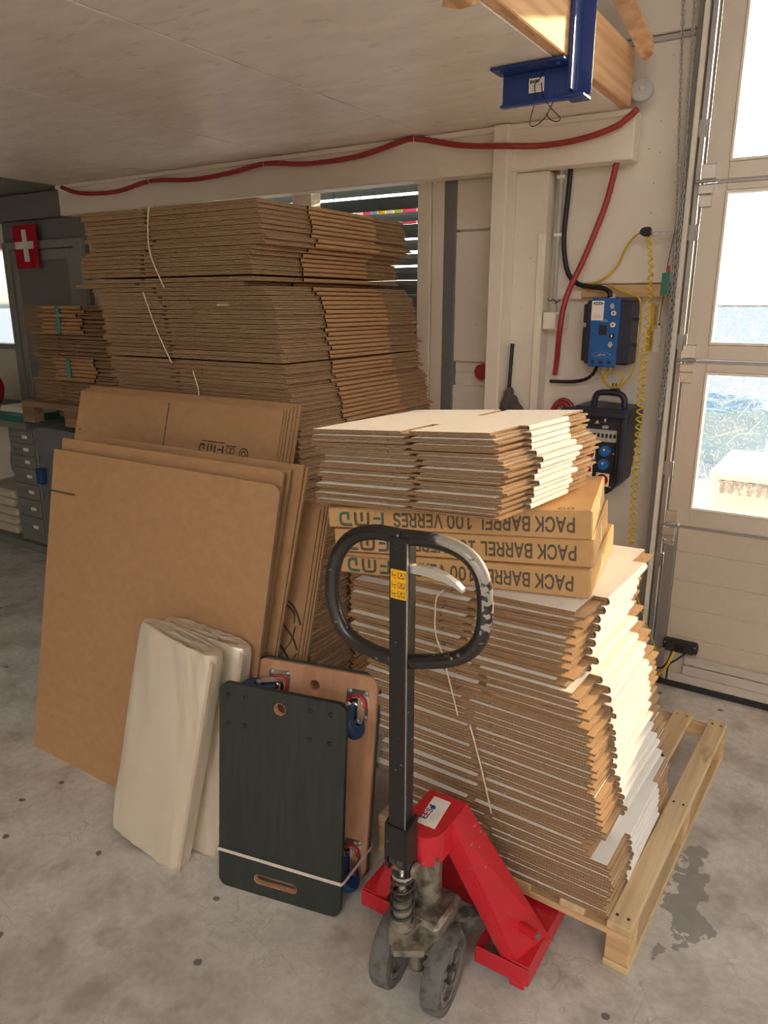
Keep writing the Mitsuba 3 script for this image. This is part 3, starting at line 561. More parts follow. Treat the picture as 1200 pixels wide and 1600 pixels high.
# ---------------------------------------------------------------- bundle of white cartons on the kraft boxes
TW, TD = 0.60, 0.476
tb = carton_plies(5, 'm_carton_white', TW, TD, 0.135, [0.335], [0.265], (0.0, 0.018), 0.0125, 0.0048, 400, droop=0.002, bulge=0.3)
n = 14; pitch = 0.0148; TM = frame((-0.654, 1.532, 1.2165), -7.3, 0, -5.0)
for k in range(n):
    ox = [0, 0, .004, .012, .02, .012, .014, .03, .034, .012, .004, .008, .006, .0][k] + rng.uniform(-.004, .004)
    TL = TM @ frame((0, 0, pitch * k), rng.uniform(-1.0, 1.0)) @ frame((ox - TW, rng.uniform(-.006, .006), 0))
    lab = 'white flat carton in the bundle lying on the kraft boxes'; grp = 'white cartons of the top bundle'
    if k == n - 1: lab, grp = 'topmost white flat carton, its whole bright face showing, on the kraft boxes', None
    single('small_white_flat_carton', tb[k % 5], None, lab, 'flat carton', grp, to=TL)

# ---------------------------------------------------------------- tall stack of brown flat cartons behind
prof_b = [(.15, -1.66), (1.28, -1.69), (1.352, -1.715), (1.412, -1.742), (1.491, -1.745), (1.558, -1.765), (1.646, -1.772), (1.711, -1.793), (1.776, -1.863), (1.82, -1.876), (1.874, -1.884), (1.90, -1.82), (1.919, -1.81), (1.955, -1.826), (2.07, -1.848)]
BW, BD = 0.965, 0.98
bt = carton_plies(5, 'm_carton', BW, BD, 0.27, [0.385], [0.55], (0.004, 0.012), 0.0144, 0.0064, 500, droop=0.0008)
bp = thing('pallet', 'dark worn pallet under the tall brown carton stack, mostly hidden', 'pallet')
for y in (2.10, 2.55, 2.96):
    part(bp, 'stringer_board', box(-2.66, -1.70, y, y + 0.09, 0.10, 0.122, .003), 'm_pine_dark')
    for x in (-2.66, -2.22, -1.80):
        part(bp, 'block', box(x, x + 0.10, y, y + 0.09, 0.02, 0.0995, .003), 'm_pine_dark')
for x in np.linspace(-2.66, -1.80, 5):
    part(bp, 'deck_board', box(x, x + 0.10, 2.10, 3.05, 0.1225, 0.144, .003), 'm_pine_dark')
z = 0.1455; k = 0
while z < 2.052:
    if z < 1.47: lab, grp = 'brown flat carton in the lowest part of the tall stack', 'flat cartons low in the tall stack'
    elif z < 1.775: lab, grp = 'brown flat carton in the middle string-tied bundle of the tall stack', 'flat cartons of the middle brown bundle'
    else: lab, grp = 'brown flat carton in the top string-tied bundle of the tall stack', 'flat cartons of the top brown bundle'
    if z > 2.035: lab, grp = 'topmost brown flat carton of the tall stack, just below the red hose', None
    xr = interp(prof_b, z) + rng.uniform(-.010, .010); yw = rng.uniform(-.5, .5); y0 = 2.085 + rng.uniform(-.008, .008)
    if 1.755 < z < 1.775: xr -= 0.075                       # the odd carton sticking out on the left
    c, s = math.cos(math.radians(yw)), math.sin(math.radians(yw))
    single('brown_flat_carton', bt[k % 5], None, lab, 'flat carton', grp, to=frame((xr - BW * c, y0 - BW * s, z), yw))
    k += 1; z += 0.0168 + (0.006 if abs(z - 1.47) < .009 or abs(z - 1.79) < .009 else 0)
Y_ = 2.062
for nm, lab, pts in (('tie_string', 'pale string on the front of the top brown bundle', [(-2.366, Y_ + .02, 2.062), (-2.37, Y_, 2.045), (-2.385, Y_, 1.93), (-2.37, Y_, 1.86), (-2.318, Y_, 1.762)]),
                     ('tie_string', 'pale string slanting across the middle brown bundle', [(-2.44, Y_, 1.745), (-2.378, Y_, 1.60), (-2.305, Y_, 1.475)]),
                     ('tie_string', 'short pale string on the lowest brown bundle, above the printed sheet', [(-2.192, Y_, 1.452), (-2.17, Y_, 1.385), (-2.165, Y_, 1.30)])):
    single(nm, tube(smooth_path(pts, 4), 0.0026, 6), 'm_string', lab, 'string', smooth=True)
rl_ = thing('rubber_roll', 'dark round rubber roll on the pallet behind the white cartons', 'roll')
part(rl_, 'body', moved(lathe([[.02, -.05], [.055, -.05], [.062, -.042], [.062, .042], [.055, .05], [.02, .05], [.02, -.05]], 32), frame((-.452, 2.375, .2065), 25, 90)), 'm_rubber', smooth=40)
# ---------------------------------------------------------------- loose cardboard sheets leaning on the stacks
def sheet(poly, t):
    """A cardboard sheet from an outline in local x (right), z (up); y runs from 0 (front) to t. uv as for the cartons."""
    tri_v, tri_f = trimesh.creation.triangulate_polygon(poly, engine='earcut'); V, F, UV = [], [], []
    for y, flip in ((0.0, False), (t, True)):
        i = len(V); V += [(a, y, b) for a, b in tri_v]; UV += [(0, -1)] * len(tri_v)
        F += [[i + f[0], i + f[2], i + f[1]] if flip else [i + f[0], i + f[1], i + f[2]] for f in tri_f]
    for ring in [poly.exterior, *poly.interiors]:
        c = list(ring.coords); acc = 0.0
        for a, b in zip(c[:-1], c[1:]):
            L = math.hypot(b[0] - a[0], b[1] - a[1]); i = len(V)
            V += [(a[0], 0, a[1]), (b[0], 0, b[1]), (b[0], t, b[1]), (a[0], t, a[1])]; UV += [(acc, 0), (acc + L, 0), (acc + L, 1), (acc, 1)]; F += [[i, i + 1, i + 2], [i, i + 2, i + 3]]; acc += L
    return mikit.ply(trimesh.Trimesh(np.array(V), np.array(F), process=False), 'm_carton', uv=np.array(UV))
def leaning(name, x0, x1, h, ybase, slope, t, label, group=None, corner=0.0, slit=None, yaw=0.0, roll=0.0, taper=0.0, name_cat='cardboard sheet'):
    tl = math.degrees(math.atan(slope)); H = h / math.cos(math.radians(tl)); W = x1 - x0
    P = sbox(0, 0, W, H)
    if corner: P = P.difference(sbox(W - corner, H - corner, W + 1, H + 1)).union(Point(W - corner, H - corner).buffer(corner, quad_segs=6)).intersection(sbox(0, 0, W, H))
    if taper: P = P.intersection(Polygon([(0, 0), (W - taper, 0), (W, H), (0, H)]))
    if slit: P = P.difference(sbox(-1, slit[0] - 0.0035, slit[1], slit[0] + 0.0035))
    return single(name, sheet(P, t), None, label, name_cat, group, to=frame((x0, ybase, 0.0), yaw, -tl, roll)), frame((x0, ybase, 0), yaw, -tl, roll)
leaning('cardboard_sheet', -2.58, -1.452, 1.165, 1.445, 0.211, 0.007, 'large plain brown cardboard sheet in front, with a short dark slit at its left edge', corner=0.035, taper=0.04, slit=(1.030, 0.145))
leaning('cardboard_sheet', -2.575, -1.468, 1.202, 1.475, 0.211, 0.007, 'second large brown cardboard sheet, its top edge just above the front one', corner=0.02, taper=0.05)
for i, (x0, x1, h, y) in enumerate(((-2.50, -1.486, 1.185, 1.490), (-2.49, -1.482, 1.190, 1.500), (-2.47, -1.470, 1.198, 1.512), (-2.38, -1.436, 1.212, 1.534), (-2.36, -1.428, 1.205, 1.544))):
    leaning('cardboard_sheet', x0, x1, h, y, 0.211, 0.007, 'large brown cardboard sheet behind the front two of the leaning stack', 'rear sheets of the leaning stack', taper=0.05 + 0.012 * i)
for i, (x0, x1, h, y) in enumerate(((-2.247, -1.441, 1.050, 1.556), (-2.228, -1.431, 1.060, 1.564), (-2.218, -1.425, 1.065, 1.572), (-2.218, -1.419, 1.063, 1.580))):
    if i == 0: k, MX = leaning('cardboard_sheet', x0, x1, h, y, 0.30, 0.007, 'narrow strip of brown cardboard scrawled with black marker crosses', None); MK = k
    else: leaning('cardboard_sheet', x0, x1, h, y, 0.30, 0.007, 'brown cardboard sheet just behind the marker-scrawled one', 'sheets behind the scrawled one')
def scrawl(pts, r=0.0035):
    H = [(MX @ np.array([x * .977 + 2.247, -0.0008, (1.7 - (1.7 - zz) * .977) / math.cos(math.atan(.30)), 1]))[:3] for x, zz in pts]
    P = smooth_path(H, 5); part(MK, 'marker_stroke', strip(P, 0.008, 0.0006, MX[:3, :3] @ np.array([0.8, 0, 0.6])), 'm_ink', label='black marker stroke')
for q in ([(-1.562, .722), (-1.53, .712), (-1.505, .690), (-1.482, .655)], [(-1.555, .706), (-1.525, .695), (-1.513, .680), (-1.510, .655)], [(-1.552, .640), (-1.52, .618), (-1.50, .600), (-1.480, .572)],
          [(-1.502, .645), (-1.508, .605), (-1.528, .565), (-1.555, .533)], [(-1.557, .574), (-1.532, .556), (-1.508, .535)], [(-1.480, .562), (-1.486, .55), (-1.492, .54)]):
    scrawl(q)
for i, (x0, x1, h, y) in enumerate(((-2.800, -1.684, 1.344, 1.590), (-2.796, -1.679, 1.347, 1.598), (-2.789, -1.672, 1.350, 1.606), (-2.795, -1.662, 1.353, 1.614), (-2.786, -1.652, 1.358, 1.622), (-2.797, -1.643, 1.362, 1.630))):
    if i == 0:
        P0, MF = leaning('cardboard_sheet', x0, x1, h, y, 0.30, 0.007, 'brown carton blank with a vertical crease and small upside-down FMD print, behind the large sheets')
    else:
        leaning('cardboard_sheet', x0, x1, h, y, 0.30, 0.007, 'brown carton blank standing behind the printed one', 'blanks behind the printed one')
def onf(m, x, zz, flip=True):
    e = MF[:3, 0]; u = MF[:3, 2]; nrm = -MF[:3, 1]; o = (MF @ np.array([x * .975 + 2.800, -0.0003, (1.7 - (1.7 - zz) * .975) / math.cos(math.atan(.30)), 1]))[:3]
    return place(m, o, -e if flip else e, -u if flip else u, nrm)
part(P0, 'crease', place(box(0, 0.005, 0, 0.0006, 0, 1.39), MF[:3, 3] + MF[:3, 0] * 0.542 - MF[:3, 1] * 0.0006, MF[:3, 0], MF[:3, 1], MF[:3, 2]), 'm_ink_brown', label='dark vertical crease slot')
for g in logo(0.038): part(P0, 'logo_letter', onf(g, -1.990 + .0, 1.186), 'm_ink')
part(P0, 'logo_line', onf(extrude(sbox(0, -0.01, 0.115, -0.006), 0.0006), -1.985, 1.186 + .002), 'm_ink')
ring = lambda r, w: Point(0, 0).buffer(r).difference(Point(0, 0).buffer(r - w))
part(P0, 'symbol', onf(extrude(unary_union([affinity.translate(ring(.012, .003), dx, dz) for dx, dz in ((-.01, 0), (.01, 0), (0, -.018))] + [sbox(-.026, .014, .026, .018), sbox(-.010, -.038, .010, -.030)]), .0006), -1.952, 1.172, False), 'm_ink')
part(P0, 'symbol', onf(extrude(unary_union([ring(.022, .004), ring(.012, .004)]), .0006), -1.885, 1.166, False), 'm_ink')
part(P0, 'punch_mark', onf(extrude(Point(0, 0).buffer(.004), .0006), -2.842, 1.175), 'm_ink')

# ---------------------------------------------------------------- two folded packs of milky film
def pack(bottom, top, w, t, xdir, seed, label):
    b, tp = np.array(bottom, float), np.array(top, float); ax = tp - b; L = np.linalg.norm(ax); ax /= L
    ex = np.array(xdir, float); ex -= ax * (ex @ ax); ex /= np.linalg.norm(ex); ey = np.cross(ax, ex)
    n, rows = 64, 46; a = np.linspace(0, 2 * np.pi, n, endpoint=False)
    cx = np.sign(np.cos(a)) * np.abs(np.cos(a)) ** 0.7 * w / 2; cy = np.sign(np.sin(a)) * np.abs(np.sin(a)) ** 0.6 * t / 2
    V = []
    for r in range(rows):
        s = r / (rows - 1); q = np.stack([cx * 9 + 30 * seed, np.full(n, s * L * 2.0), cy * 12], 1)
        wr = (meshkit.fbm(q, 4, seed) - 0.5) * 0.018 + (meshkit.noise(np.stack([cx * 42 + s * 4, np.full(n, s * 1.4), cy * 10], 1), seed + 5) - 0.5) * 0.013
        end = min(s, 1 - s) * L; rd = 1 - 0.05 * max(0, 1 - end / 0.03) ** 2
        V.append(b + ax * (s * L) + np.outer(cx * rd, ex) + np.outer((cy + np.sign(cy) * wr * (np.abs(cy) > t * .05)) * rd, ey))
    V = np.vstack(V); F = []
    for r in range(rows - 1):
        for j in range(n):
            j2 = (j + 1) % n; F += [[r * n + j, r * n + j2, (r + 1) * n + j2], [r * n + j, (r + 1) * n + j2, (r + 1) * n + j]]
    body = trimesh.Trimesh(V, F, process=False)
    k = thing('film_pack', label, 'plastic film')
    part(k, 'sleeve', body, 'm_film', smooth=True)
    for e, (r0, sg) in enumerate(((0, -1), (rows - 1, 1))):       # crumpled ends of the folded layers
        ring0 = V[r0 * n:(r0 + 1) * n]; c = ring0.mean(0); R = [ring0]
        for f, d in ((0.86, 0.004), (0.74, -0.006), (0.6, 0.003), (0.42, -0.007), (0.2, 0.002)):
            p = c + (ring0 - c) * f; p += ax * sg * (d if e else -0.012) + ax * sg * (meshkit.noise(p * 60, seed + 9) - 0.5)[:, None] * 0.010; R.append(p)
        P = np.vstack(R + [[c]]); G = []
        for i in range(len(R) - 1):
            for j in range(n):
                j2 = (j + 1) % n; G += [[i * n + j, i * n + j2, (i + 1) * n + j2], [i * n + j, (i + 1) * n + j2, (i + 1) * n + j]]
        m = (len(R) - 1) * n
        for j in range(n): G.append([m + j, m + (j + 1) % n, len(P) - 1])
        part(k, 'folded_end', trimesh.Trimesh(P, G, process=False), 'm_film', smooth=True)
    # the free edge of the film, a thin lip along the right side
    lip = [b + ax * (s * L) + ex * (w / 2 - 0.012) - ey * (t * 0.36) for s in np.linspace(0.02, 0.985, 30)]
    part(k, 'film_edge', strip(np.array(lip) - ey * 0.004 + ex * 0.012, 0.026, 0.0012, ex * 0.86 - ey * 0.5), 'm_film')
pack((-1.742, 1.312, 0.004), (-1.652, 1.432, 0.715), 0.338, 0.085, (1, 0.0, 0), 1, 'milky plastic film pack standing in front of the other, leaning')
pack((-1.690, 1.405, 0.004), (-1.652, 1.535, 0.690), 0.362, 0.085, (1, 0.03, 0), 2, 'milky plastic film pack half hidden behind the front one')

# ---------------------------------------------------------------- two dollies strapped together
d_ = np.array([0.9765, 0.2155, 0]); nb_ = np.array([-0.2155, 0.9765, 0])
def board_frame(o, tilt):
    t = math.radians(tilt); up = nb_ * math.sin(t) + np.array([0, 0, math.cos(t)]); nrm = np.cross(d_, up)      # nrm points towards the viewer
    M = np.eye(4); M[:3, 0], M[:3, 1], M[:3, 2], M[:3, 3] = d_, up, nrm, o; return M if True else None
B1 = board_frame((-1.431, 1.310, 0.0), 6.5); B2 = board_frame((-1.4645, 1.4716, 0.0), 11.0)
def loc(M, u, v, w=0.0): return (M @ np.array([u, v, w, 1]))[:3]
def onb(M, m): return moved(m, M)
f1 = thing('dolly', 'black ribbed platform dolly standing on edge, its deck facing us', 'dolly')
outl = rrect(0, 0.40, 0.0, 0.65, 0.028)
hole, slot = Point(0.197, 0.600).buffer(0.0185), rrect(0.120, 0.262, 0.036, 0.066, 0.0149)
deck = extrude(outl.difference(hole).difference(slot), 0.018); deck.apply_translation([0, 0, -0.018])
part(f1, 'deck', onb(B1, deck), 'm_dolly_black')
for nm, g in (('hole_lining', hole), ('handle_slot_lining', slot)):
    lin = extrude(g.difference(g.buffer(-0.0018)), 0.0165); lin.apply_translation([0, 0, -0.0172]); part(f1, nm, onb(B1, lin), 'm_ply', label='pale plywood edge of the cut-out')
for u in (0.030, 0.086, 0.292, 0.353):
    for v in (0.614, 0.528):
        part(f1, 'screw', onb(B1, cat(moved(lathe([[0, 0], [0.0072, 0], [0.0060, 0.0022], [0.0025, 0.0032], [0, 0.0032]], 14), frame((u, v, 0))))), 'm_dark')
f2 = thing('dolly', 'dolly with bare plywood underside and blue casters, behind the black one', 'dolly')
out2 = rrect(0, 0.41, 0.0, 0.635, 0.032); hole2 = Point(0.205, 0.578).buffer(0.0185)
dk2 = extrude(out2.difference(hole2), 0.014); dk2.apply_translation([0, 0, -0.014]); part(f2, 'plywood_face', onb(B2, extrude(out2.buffer(-0.003).difference(hole2), 0.004).apply_translation([0, 0, -0.0035]) if False else dk2), 'm_ply')
bk = extrude(out2.buffer(0.006).difference(hole2), 0.006); bk.apply_translation([0, 0, -0.0205]); part(f2, 'black_deck', onb(B2, bk), 'm_dolly_black')
lin = extrude(hole2.difference(hole2.buffer(-0.0018)), 0.019); lin.apply_translation([0, 0, -0.02]); part(f2, 'hole_lining', onb(B2, lin), 'm_ply')
def caster(owner, M, u, v, swing):
    C = np.eye(4); C[:3, 3] = (u, v, 0.0); a = math.radians(swing); S = np.array([math.cos(a), math.sin(a), 0.0]); Q = np.array([-math.sin(a), math.cos(a), 0.0]); Z = np.array([0, 0, 1.0])
    w = lambda m: moved(moved(m, C), M)
    k = part(owner, 'caster', w(extrude(rrect(-0.036, 0.036, -0.046, 0.046, 0.006), 0.003)), 'm_zinc', label='zinc plate caster with a blue rubber wheel')
    for sx in (-1, 1):
        for sy in (-1, 1): part(k, 'bolt', w(moved(lathe([[0, 0], [0.0075, 0], [0.0072, 0.004], [0.004, 0.0058], [0, 0.006]], 12), frame((sx * 0.027, sy * 0.037, 0.003)))), 'm_steel')
    part(k, 'ring', w(moved(torus(0.029, 0.0042, 24, 8), frame((0, 0, 0.0075)))), 'm_red_ring', smooth=40)
    part(k, 'swivel_head', w(lathe([[0, 0.004], [0.027, 0.004], [0.027, 0.012], [0.024, 0.018], [0.014, 0.020], [0.012, 0.026], [0.006, 0.029], [0, 0.029]], 24)), 'm_chrome', smooth=35)
    ax = S * 0.034 + Z * 0.072
    for sg in (-1, 1):
        o = Q * sg * 0.021
        pts = [S * -0.020 + Z * 0.016, S * 0.020 + Z * 0.014, S * 0.034 + Z * 0.03, S * 0.047 + Z * 0.068, S * 0.040 + Z * 0.084, S * 0.028 + Z * 0.084, S * 0.020 + Z * 0.070, S * 0.0 + Z * 0.045, S * -0.02 + Z * 0.024]
        part(k, 'fork', w(hull([q + o + Q * e for q in pts for e in (-0.0013, 0.0013)])), 'm_zinc')
    part(k, 'axle', w(rod(ax - Q * 0.026, ax + Q * 0.026, 0.006, 12)), 'm_steel')
    tr_ = trimesh.creation.revolve(np.array([[0.016, -0.015], [0.044, -0.015], [0.049, -0.009], [0.050, 0], [0.049, 0.009], [0.044, 0.015], [0.016, 0.015], [0.016, -0.015]]), sections=32)
    part(k, 'wheel', w(place(tr_, ax, S, Z, np.cross(S, Z))), 'm_blue_rubber', smooth=40)
for (u, v, sw) in ((0.085, 0.562, 175), (0.350, 0.545, -62), (0.358, 0.075, -55), (0.075, 0.080, 150)): caster(f2, B2, u, v, sw)
A, B = (lambda u, v, w: loc(B1, u, v, w)), (lambda u, v, w: loc(B2, u, v, w))
loop = [A(-0.004, .118, .002), A(.10, .116, .0025), A(.30, .112, .0025), A(.402, .110, .002), A(.406, .110, -.010), B(.420, .100, -.012), B(.418, .100, -.026), B(.2, .1, -.027), B(-.01, .105, -.027), B(-.012, .105, -.010), A(-.006, .118, -.014), A(-0.004, .118, .002)]
single('strap', strip(np.array(loop), 0.011, 0.0012, [0, 0, 1]), 'm_strap', 'pale rubber band tying the two dollies together near the floor', 'strap')
# ---------------------------------------------------------------- hand pallet truck
jk = thing('pallet_truck', 'red hand pallet truck with a black loop handle, forks under the pallet', 'pallet truck')
CX = -0.746
post = extrude(rrect(-0.791, -0.7455, 1.260, 1.300, 0.004), 0.73); post.apply_translation([0, 0, 0.50])
hp = part(jk, 'handle_post', post, 'm_black_paint', label='black square tube handle post')
Lp = [(-.768, 1.228), (-.84, 1.226), (-.899, 1.204), (-.939, 1.156), (-.955, 1.096), (-.954, 1.04), (-.934, .988), (-.897, .958), (-.85, .945), (-.79, .938)]
Rp = [(-.768, 1.228), (-.721, 1.231), (-.661, 1.229), (-.615, 1.213), (-.588, 1.183), (-.576, 1.142), (-.574, 1.082), (-.585, 1.034), (-.617, .995), (-.67, .967), (-.75, .944)]
for q in (Lp, Rp):
    part(jk, 'handle_loop', tube(smooth_path([(x, 1.280, zz) for x, zz in q], 8), 0.0168, 18), 'm_loop_paint', smooth=True, label='worn black tube of the loop handle')
part(hp, 'slot', box(-0.7457, -0.7448, 1.270, 1.290, 1.10, 1.21), 'm_dark', label='dark slot in the post')
part(hp, 'side_bevel', box(-0.7465, -0.7445, 1.2595, 1.2625, 0.52, 1.22), 'm_steel', label='edge rubbed down to bare steel')
for x, zz in ((-.79, .94), (-.744, .946), (-.745, 1.222)):
    part(hp, 'weld', trimesh.creation.icosphere(2, 0.008).apply_translation([x, 1.272, zz]), 'm_black_paint', smooth=True)
lv = [(-.748, 1.162), (-.720, 1.164), (-.69, 1.163), (-.66, 1.157), (-.637, 1.148), (-.622, 1.138)]
part(jk, 'lever', cat(*[hull([(x, 1.27 + e, zz + s * hh) for (x, zz), hh in ((a, ha), (b, hb)) for e in (0, .016) for s in (-1, 1)]) for (a, ha), (b, hb) in zip(zip(lv[:-1], (.0085, .0095, .010, .008, .0055)), zip(lv[1:], (.0095, .010, .008, .0055, .0035)))]), 'm_silver', label='bright metal release lever')
lab = part(hp, 'sticker', box(-0.7855, -0.7470, 1.2590, 1.2602, 1.094, 1.160), 'm_label_yellow', label='yellow sticker with black pictograms')
def pict(x, zz, w, h): part(lab, 'pictogram', box(x, x + w, 1.2584, 1.2591, zz, zz + h), 'm_ink')
for r0 in (1.142, 1.120, 1.100):
    for (dx, dz, w, h) in ((0, 0, .001, .012), (.003, .004, .007, .002), (.003, -.001, .008, .001), (.0145, -.001, .018, .0008), (.0145, .011, .018, .0008), (.0145, -.001, .0008, .012), (.032, -.001, .0008, .0125), (.021, .005, .004, .004), (.018, .001, .003, .002), (.025, .001, .005, .002)):
        pict(-.782 + dx, r0 + dz, w, h)
# fork head of the handle, roller, foot-pump plunger
for x0, x1 in ((-.7995, -.7925), (-.744, -.735)):
    part(jk, 'side_plate', extrude(Polygon([(1.258, .52), (1.302, .54), (1.302, .43), (1.292, .385), (1.268, .385), (1.256, .42)]), x1 - x0).apply_transform(np.array([[0, 0, 1, x0], [1, 0, 0, 0], [0, 1, 0, 0], [0, 0, 0, 1.0]])), 'm_black_paint')
part(jk, 'front_plate', hull([(x, y, zz) for x in (-.793, -.744) for y, zz in ((1.256, .52), (1.261, .52), (1.256, .432), (1.261, .432))]), 'm_black_paint')
part(jk, 'roller', cat(rod((-.790, 1.278, .418), (-.772, 1.278, .418), .0165, 18), rod((-.769, 1.278, .418), (-.748, 1.278, .418), .019, 18)), 'm_cast_dark', smooth=35)
part(jk, 'pivot_pin', cat(rod((-.802, 1.283, .40), (-.728, 1.283, .40), .008, 14), rod((-.733, 1.283, .40), (-.724, 1.283, .40), .018, 18)), 'm_cast', smooth=35)
PX, PY = -0.757, 1.272
part(jk, 'plunger', cat(rod((PX, PY, .33), (PX, PY, .402), .009, 14), rod((PX, PY, .384), (PX, PY, .392), .027, 20)), 'm_chrome', smooth=35)
part(jk, 'plunger_guide', lathe([[0, .238], [.030, .238], [.030, .250], [.0235, .254], [.0235, .318], [.020, .326], [0, .326]], 24).apply_translation([PX, PY, 0]), 'm_cast', smooth=35)
ang = np.linspace(0, 2 * np.pi * 5.2, 130)
part(jk, 'spring', tube(np.stack([PX + .0275 * np.cos(ang), PY + .0275 * np.sin(ang), np.linspace(.252, .386, 130)], 1), .0032, 7), 'm_cast_dark', smooth=True, label='dark coil spring')
part(jk, 'pump_cylinder', lathe([[0, .20], [.043, .20], [.043, .232], [.036, .238], [.036, .378], [.0385, .381], [.0385, .391], [.034, .393], [0, .393]], 28).apply_translation([-.746, 1.378, 0]), 'm_cast', smooth=35, label='dirty bare metal hydraulic cylinder')
part(jk, 'pump_base', cat(box(-.778, -.676, 1.300, 1.44, .165, .238, .010), hull([(x, y, zz) for x, y in ((-.782, 1.250), (-.732, 1.248), (-.716, 1.33), (-.786, 1.33)) for zz in (.180, .236)])), 'm_cast')
part(jk, 'release_cam', extrude(Polygon([(-.012, .038), (.012, .036), (.016, .0), (.006, -.03), (-.004, -.032), (-.016, 0)]), .008).apply_transform(frame((-.707, 1.338, .375), 0, 90)), 'm_cast')
part(jk, 'steer_arm', hull([(x, y, zz) for x, y in ((-.765, 1.232), (-.752, 1.224), (-.690, 1.262), (-.690, 1.29), (-.76, 1.262)) for zz in (.182, .200)]), 'm_cast')
part(jk, 'axle_beam', cat(box(-.800, -.655, 1.305, 1.335, .135, .172, .006), rod((-.84, 1.32, .1), (-.64, 1.32, .1), .011, 14), rod((-.74, 1.32, .08), (-.74, 1.32, .18), .024, 18)), 'm_cast')
def wheel(cx, yaw):
    M = frame((cx, 1.322, 0.100), yaw)
    W = lambda prof, n=40: moved(place(trimesh.creation.revolve(np.asarray(prof, float), sections=n), (0, 0, 0), (0, 1, 0), (0, 0, 1), (1, 0, 0)), M)
    k = part(jk, 'wheel', W([[.074, -.024], [.094, -.024], [.0985, -.019], [.100, -.008], [.100, .008], [.0985, .019], [.094, .024], [.074, .024], [.074, -.024]]), 'm_tyre', smooth=35, label='grey rubber tyred steering wheel')
    part(k, 'rim', W([[.060, -.021], [.074, -.022], [.074, .022], [.060, .021], [.062, .0], [.060, -.021]]), 'm_rim', smooth=35)
    part(k, 'disc', W([[.020, -.006], [.061, -.003], [.061, .003], [.020, .006], [.020, -.006]]), 'm_rim', smooth=35)
    for a in range(5):
        t = 2 * math.pi * a / 5; part(k, 'spoke', moved(hull([(x, r * math.cos(t + e), r * math.sin(t + e)) for x in (-.017, .017) for r, es in ((.022, (-.3, .3)), (.062, (-.13, .13))) for e in es]), M), 'm_rim')
    part(k, 'hub', W([[0, -.026], [.022, -.026], [.024, -.02], [.024, .020], [.022, .026], [.013, .026], [.011, .022], [0, .022]], 24), 'm_cast_dark', smooth=35)
wheel(-0.666, 6); wheel(-0.812, 6)
# red body
hd = unary_union([rrect(-.800, -.692, 1.352, 1.482, .006), Point(-.746, 1.360).buffer(.054, quad_segs=10)])
hm = extrude(hd, .012); hm.apply_translation([0, 0, .462]); skirt = extrude(hd.difference(hd.buffer(-.008)), .075); skirt.apply_translation([0, 0, .392])
head = part(jk, 'head', cat(hm, skirt), 'm_red', label='red steel head over the pump')
lb = part(head, 'sticker', extrude(Polygon([(-.777, 1.462), (-.729, 1.462), (-.716, 1.352), (-.766, 1.352)]), .0008).apply_translation([0, 0, .4741]), 'm_paper', label='white sticker with red and blue letters')
for i, (ch, mt) in enumerate((('E', 'm_sticker_blue'), ('E', 'm_socket_red'), ('S', 'm_sticker_blue'))):
    part(lb, 'letter', place(text(ch, .017, .0125, bold=True), (-.752, 1.372 + .0142 * i, .4749), (0, 1, 0), (-1, 0, 0), (0, 0, 1)), mt, label=f'letter {ch}')
mat('m_sticker_blue', (0.02, 0.05, 0.22), 0.5)
part(lb, 'emblem', extrude(unary_union([affinity.translate(Point(0, 0).buffer(.006), -.758, 1.423), affinity.translate(Point(0, 0).buffer(.0035), -.767, 1.425), sbox(-.764, 1.415, -.750, 1.419)]), .0006).apply_translation([0, 0, .4749]), 'm_sticker_blue')
for i in range(4):
    part(lb, 'print_line', box(-.744 + .004 * i, -.7434 + .004 * i, 1.375, 1.42 - .004 * i, .4749, .4754), 'm_plastic_grey')
def arm(sg):
    mx = lambda x: CX + sg * (x - CX)
    q = lambda a: [(mx(x), y, zz) for x, y, zz in a]
    m = hull(q([(-.700, 1.398, .470), (-.700, 1.482, .470), (-.694, 1.398, .474), (-.694, 1.482, .474), (-.532, 1.462, .068), (-.492, 1.585, .068), (-.520, 1.462, .068), (-.484, 1.585, .075)]))
    k = part(jk, 'body_arm', m, 'm_red', label='inclined red side arm of the truck')
    part(k, 'flange', hull(q([(-.702, 1.392, .474), (-.700, 1.402, .474), (-.735, 1.396, .435), (-.735, 1.402, .435), (-.532, 1.456, .068), (-.530, 1.466, .068), (-.565, 1.458, .068), (-.565, 1.464, .068)])), 'm_red')
    (part(k, 'boss', rod((-.545, 1.508, .150), (-.488, 1.490, .160), .0135, 20), 'm_red', smooth=40), part(k, 'boss_pin', rod((-.490, 1.4906, .1597), (-.4865, 1.4896, .1602), .009, 16), 'm_cast')) if sg > 0 else None
for sg in (1, -1): arm(sg)
part(jk, 'back_plate', hull([(-.795, 1.475, .465), (-.697, 1.475, .465), (-.795, 1.482, .465), (-.697, 1.482, .465), (-.985, 1.565, .085), (-.507, 1.565, .085), (-.985, 1.573, .085), (-.507, 1.573, .085)]), 'm_red')
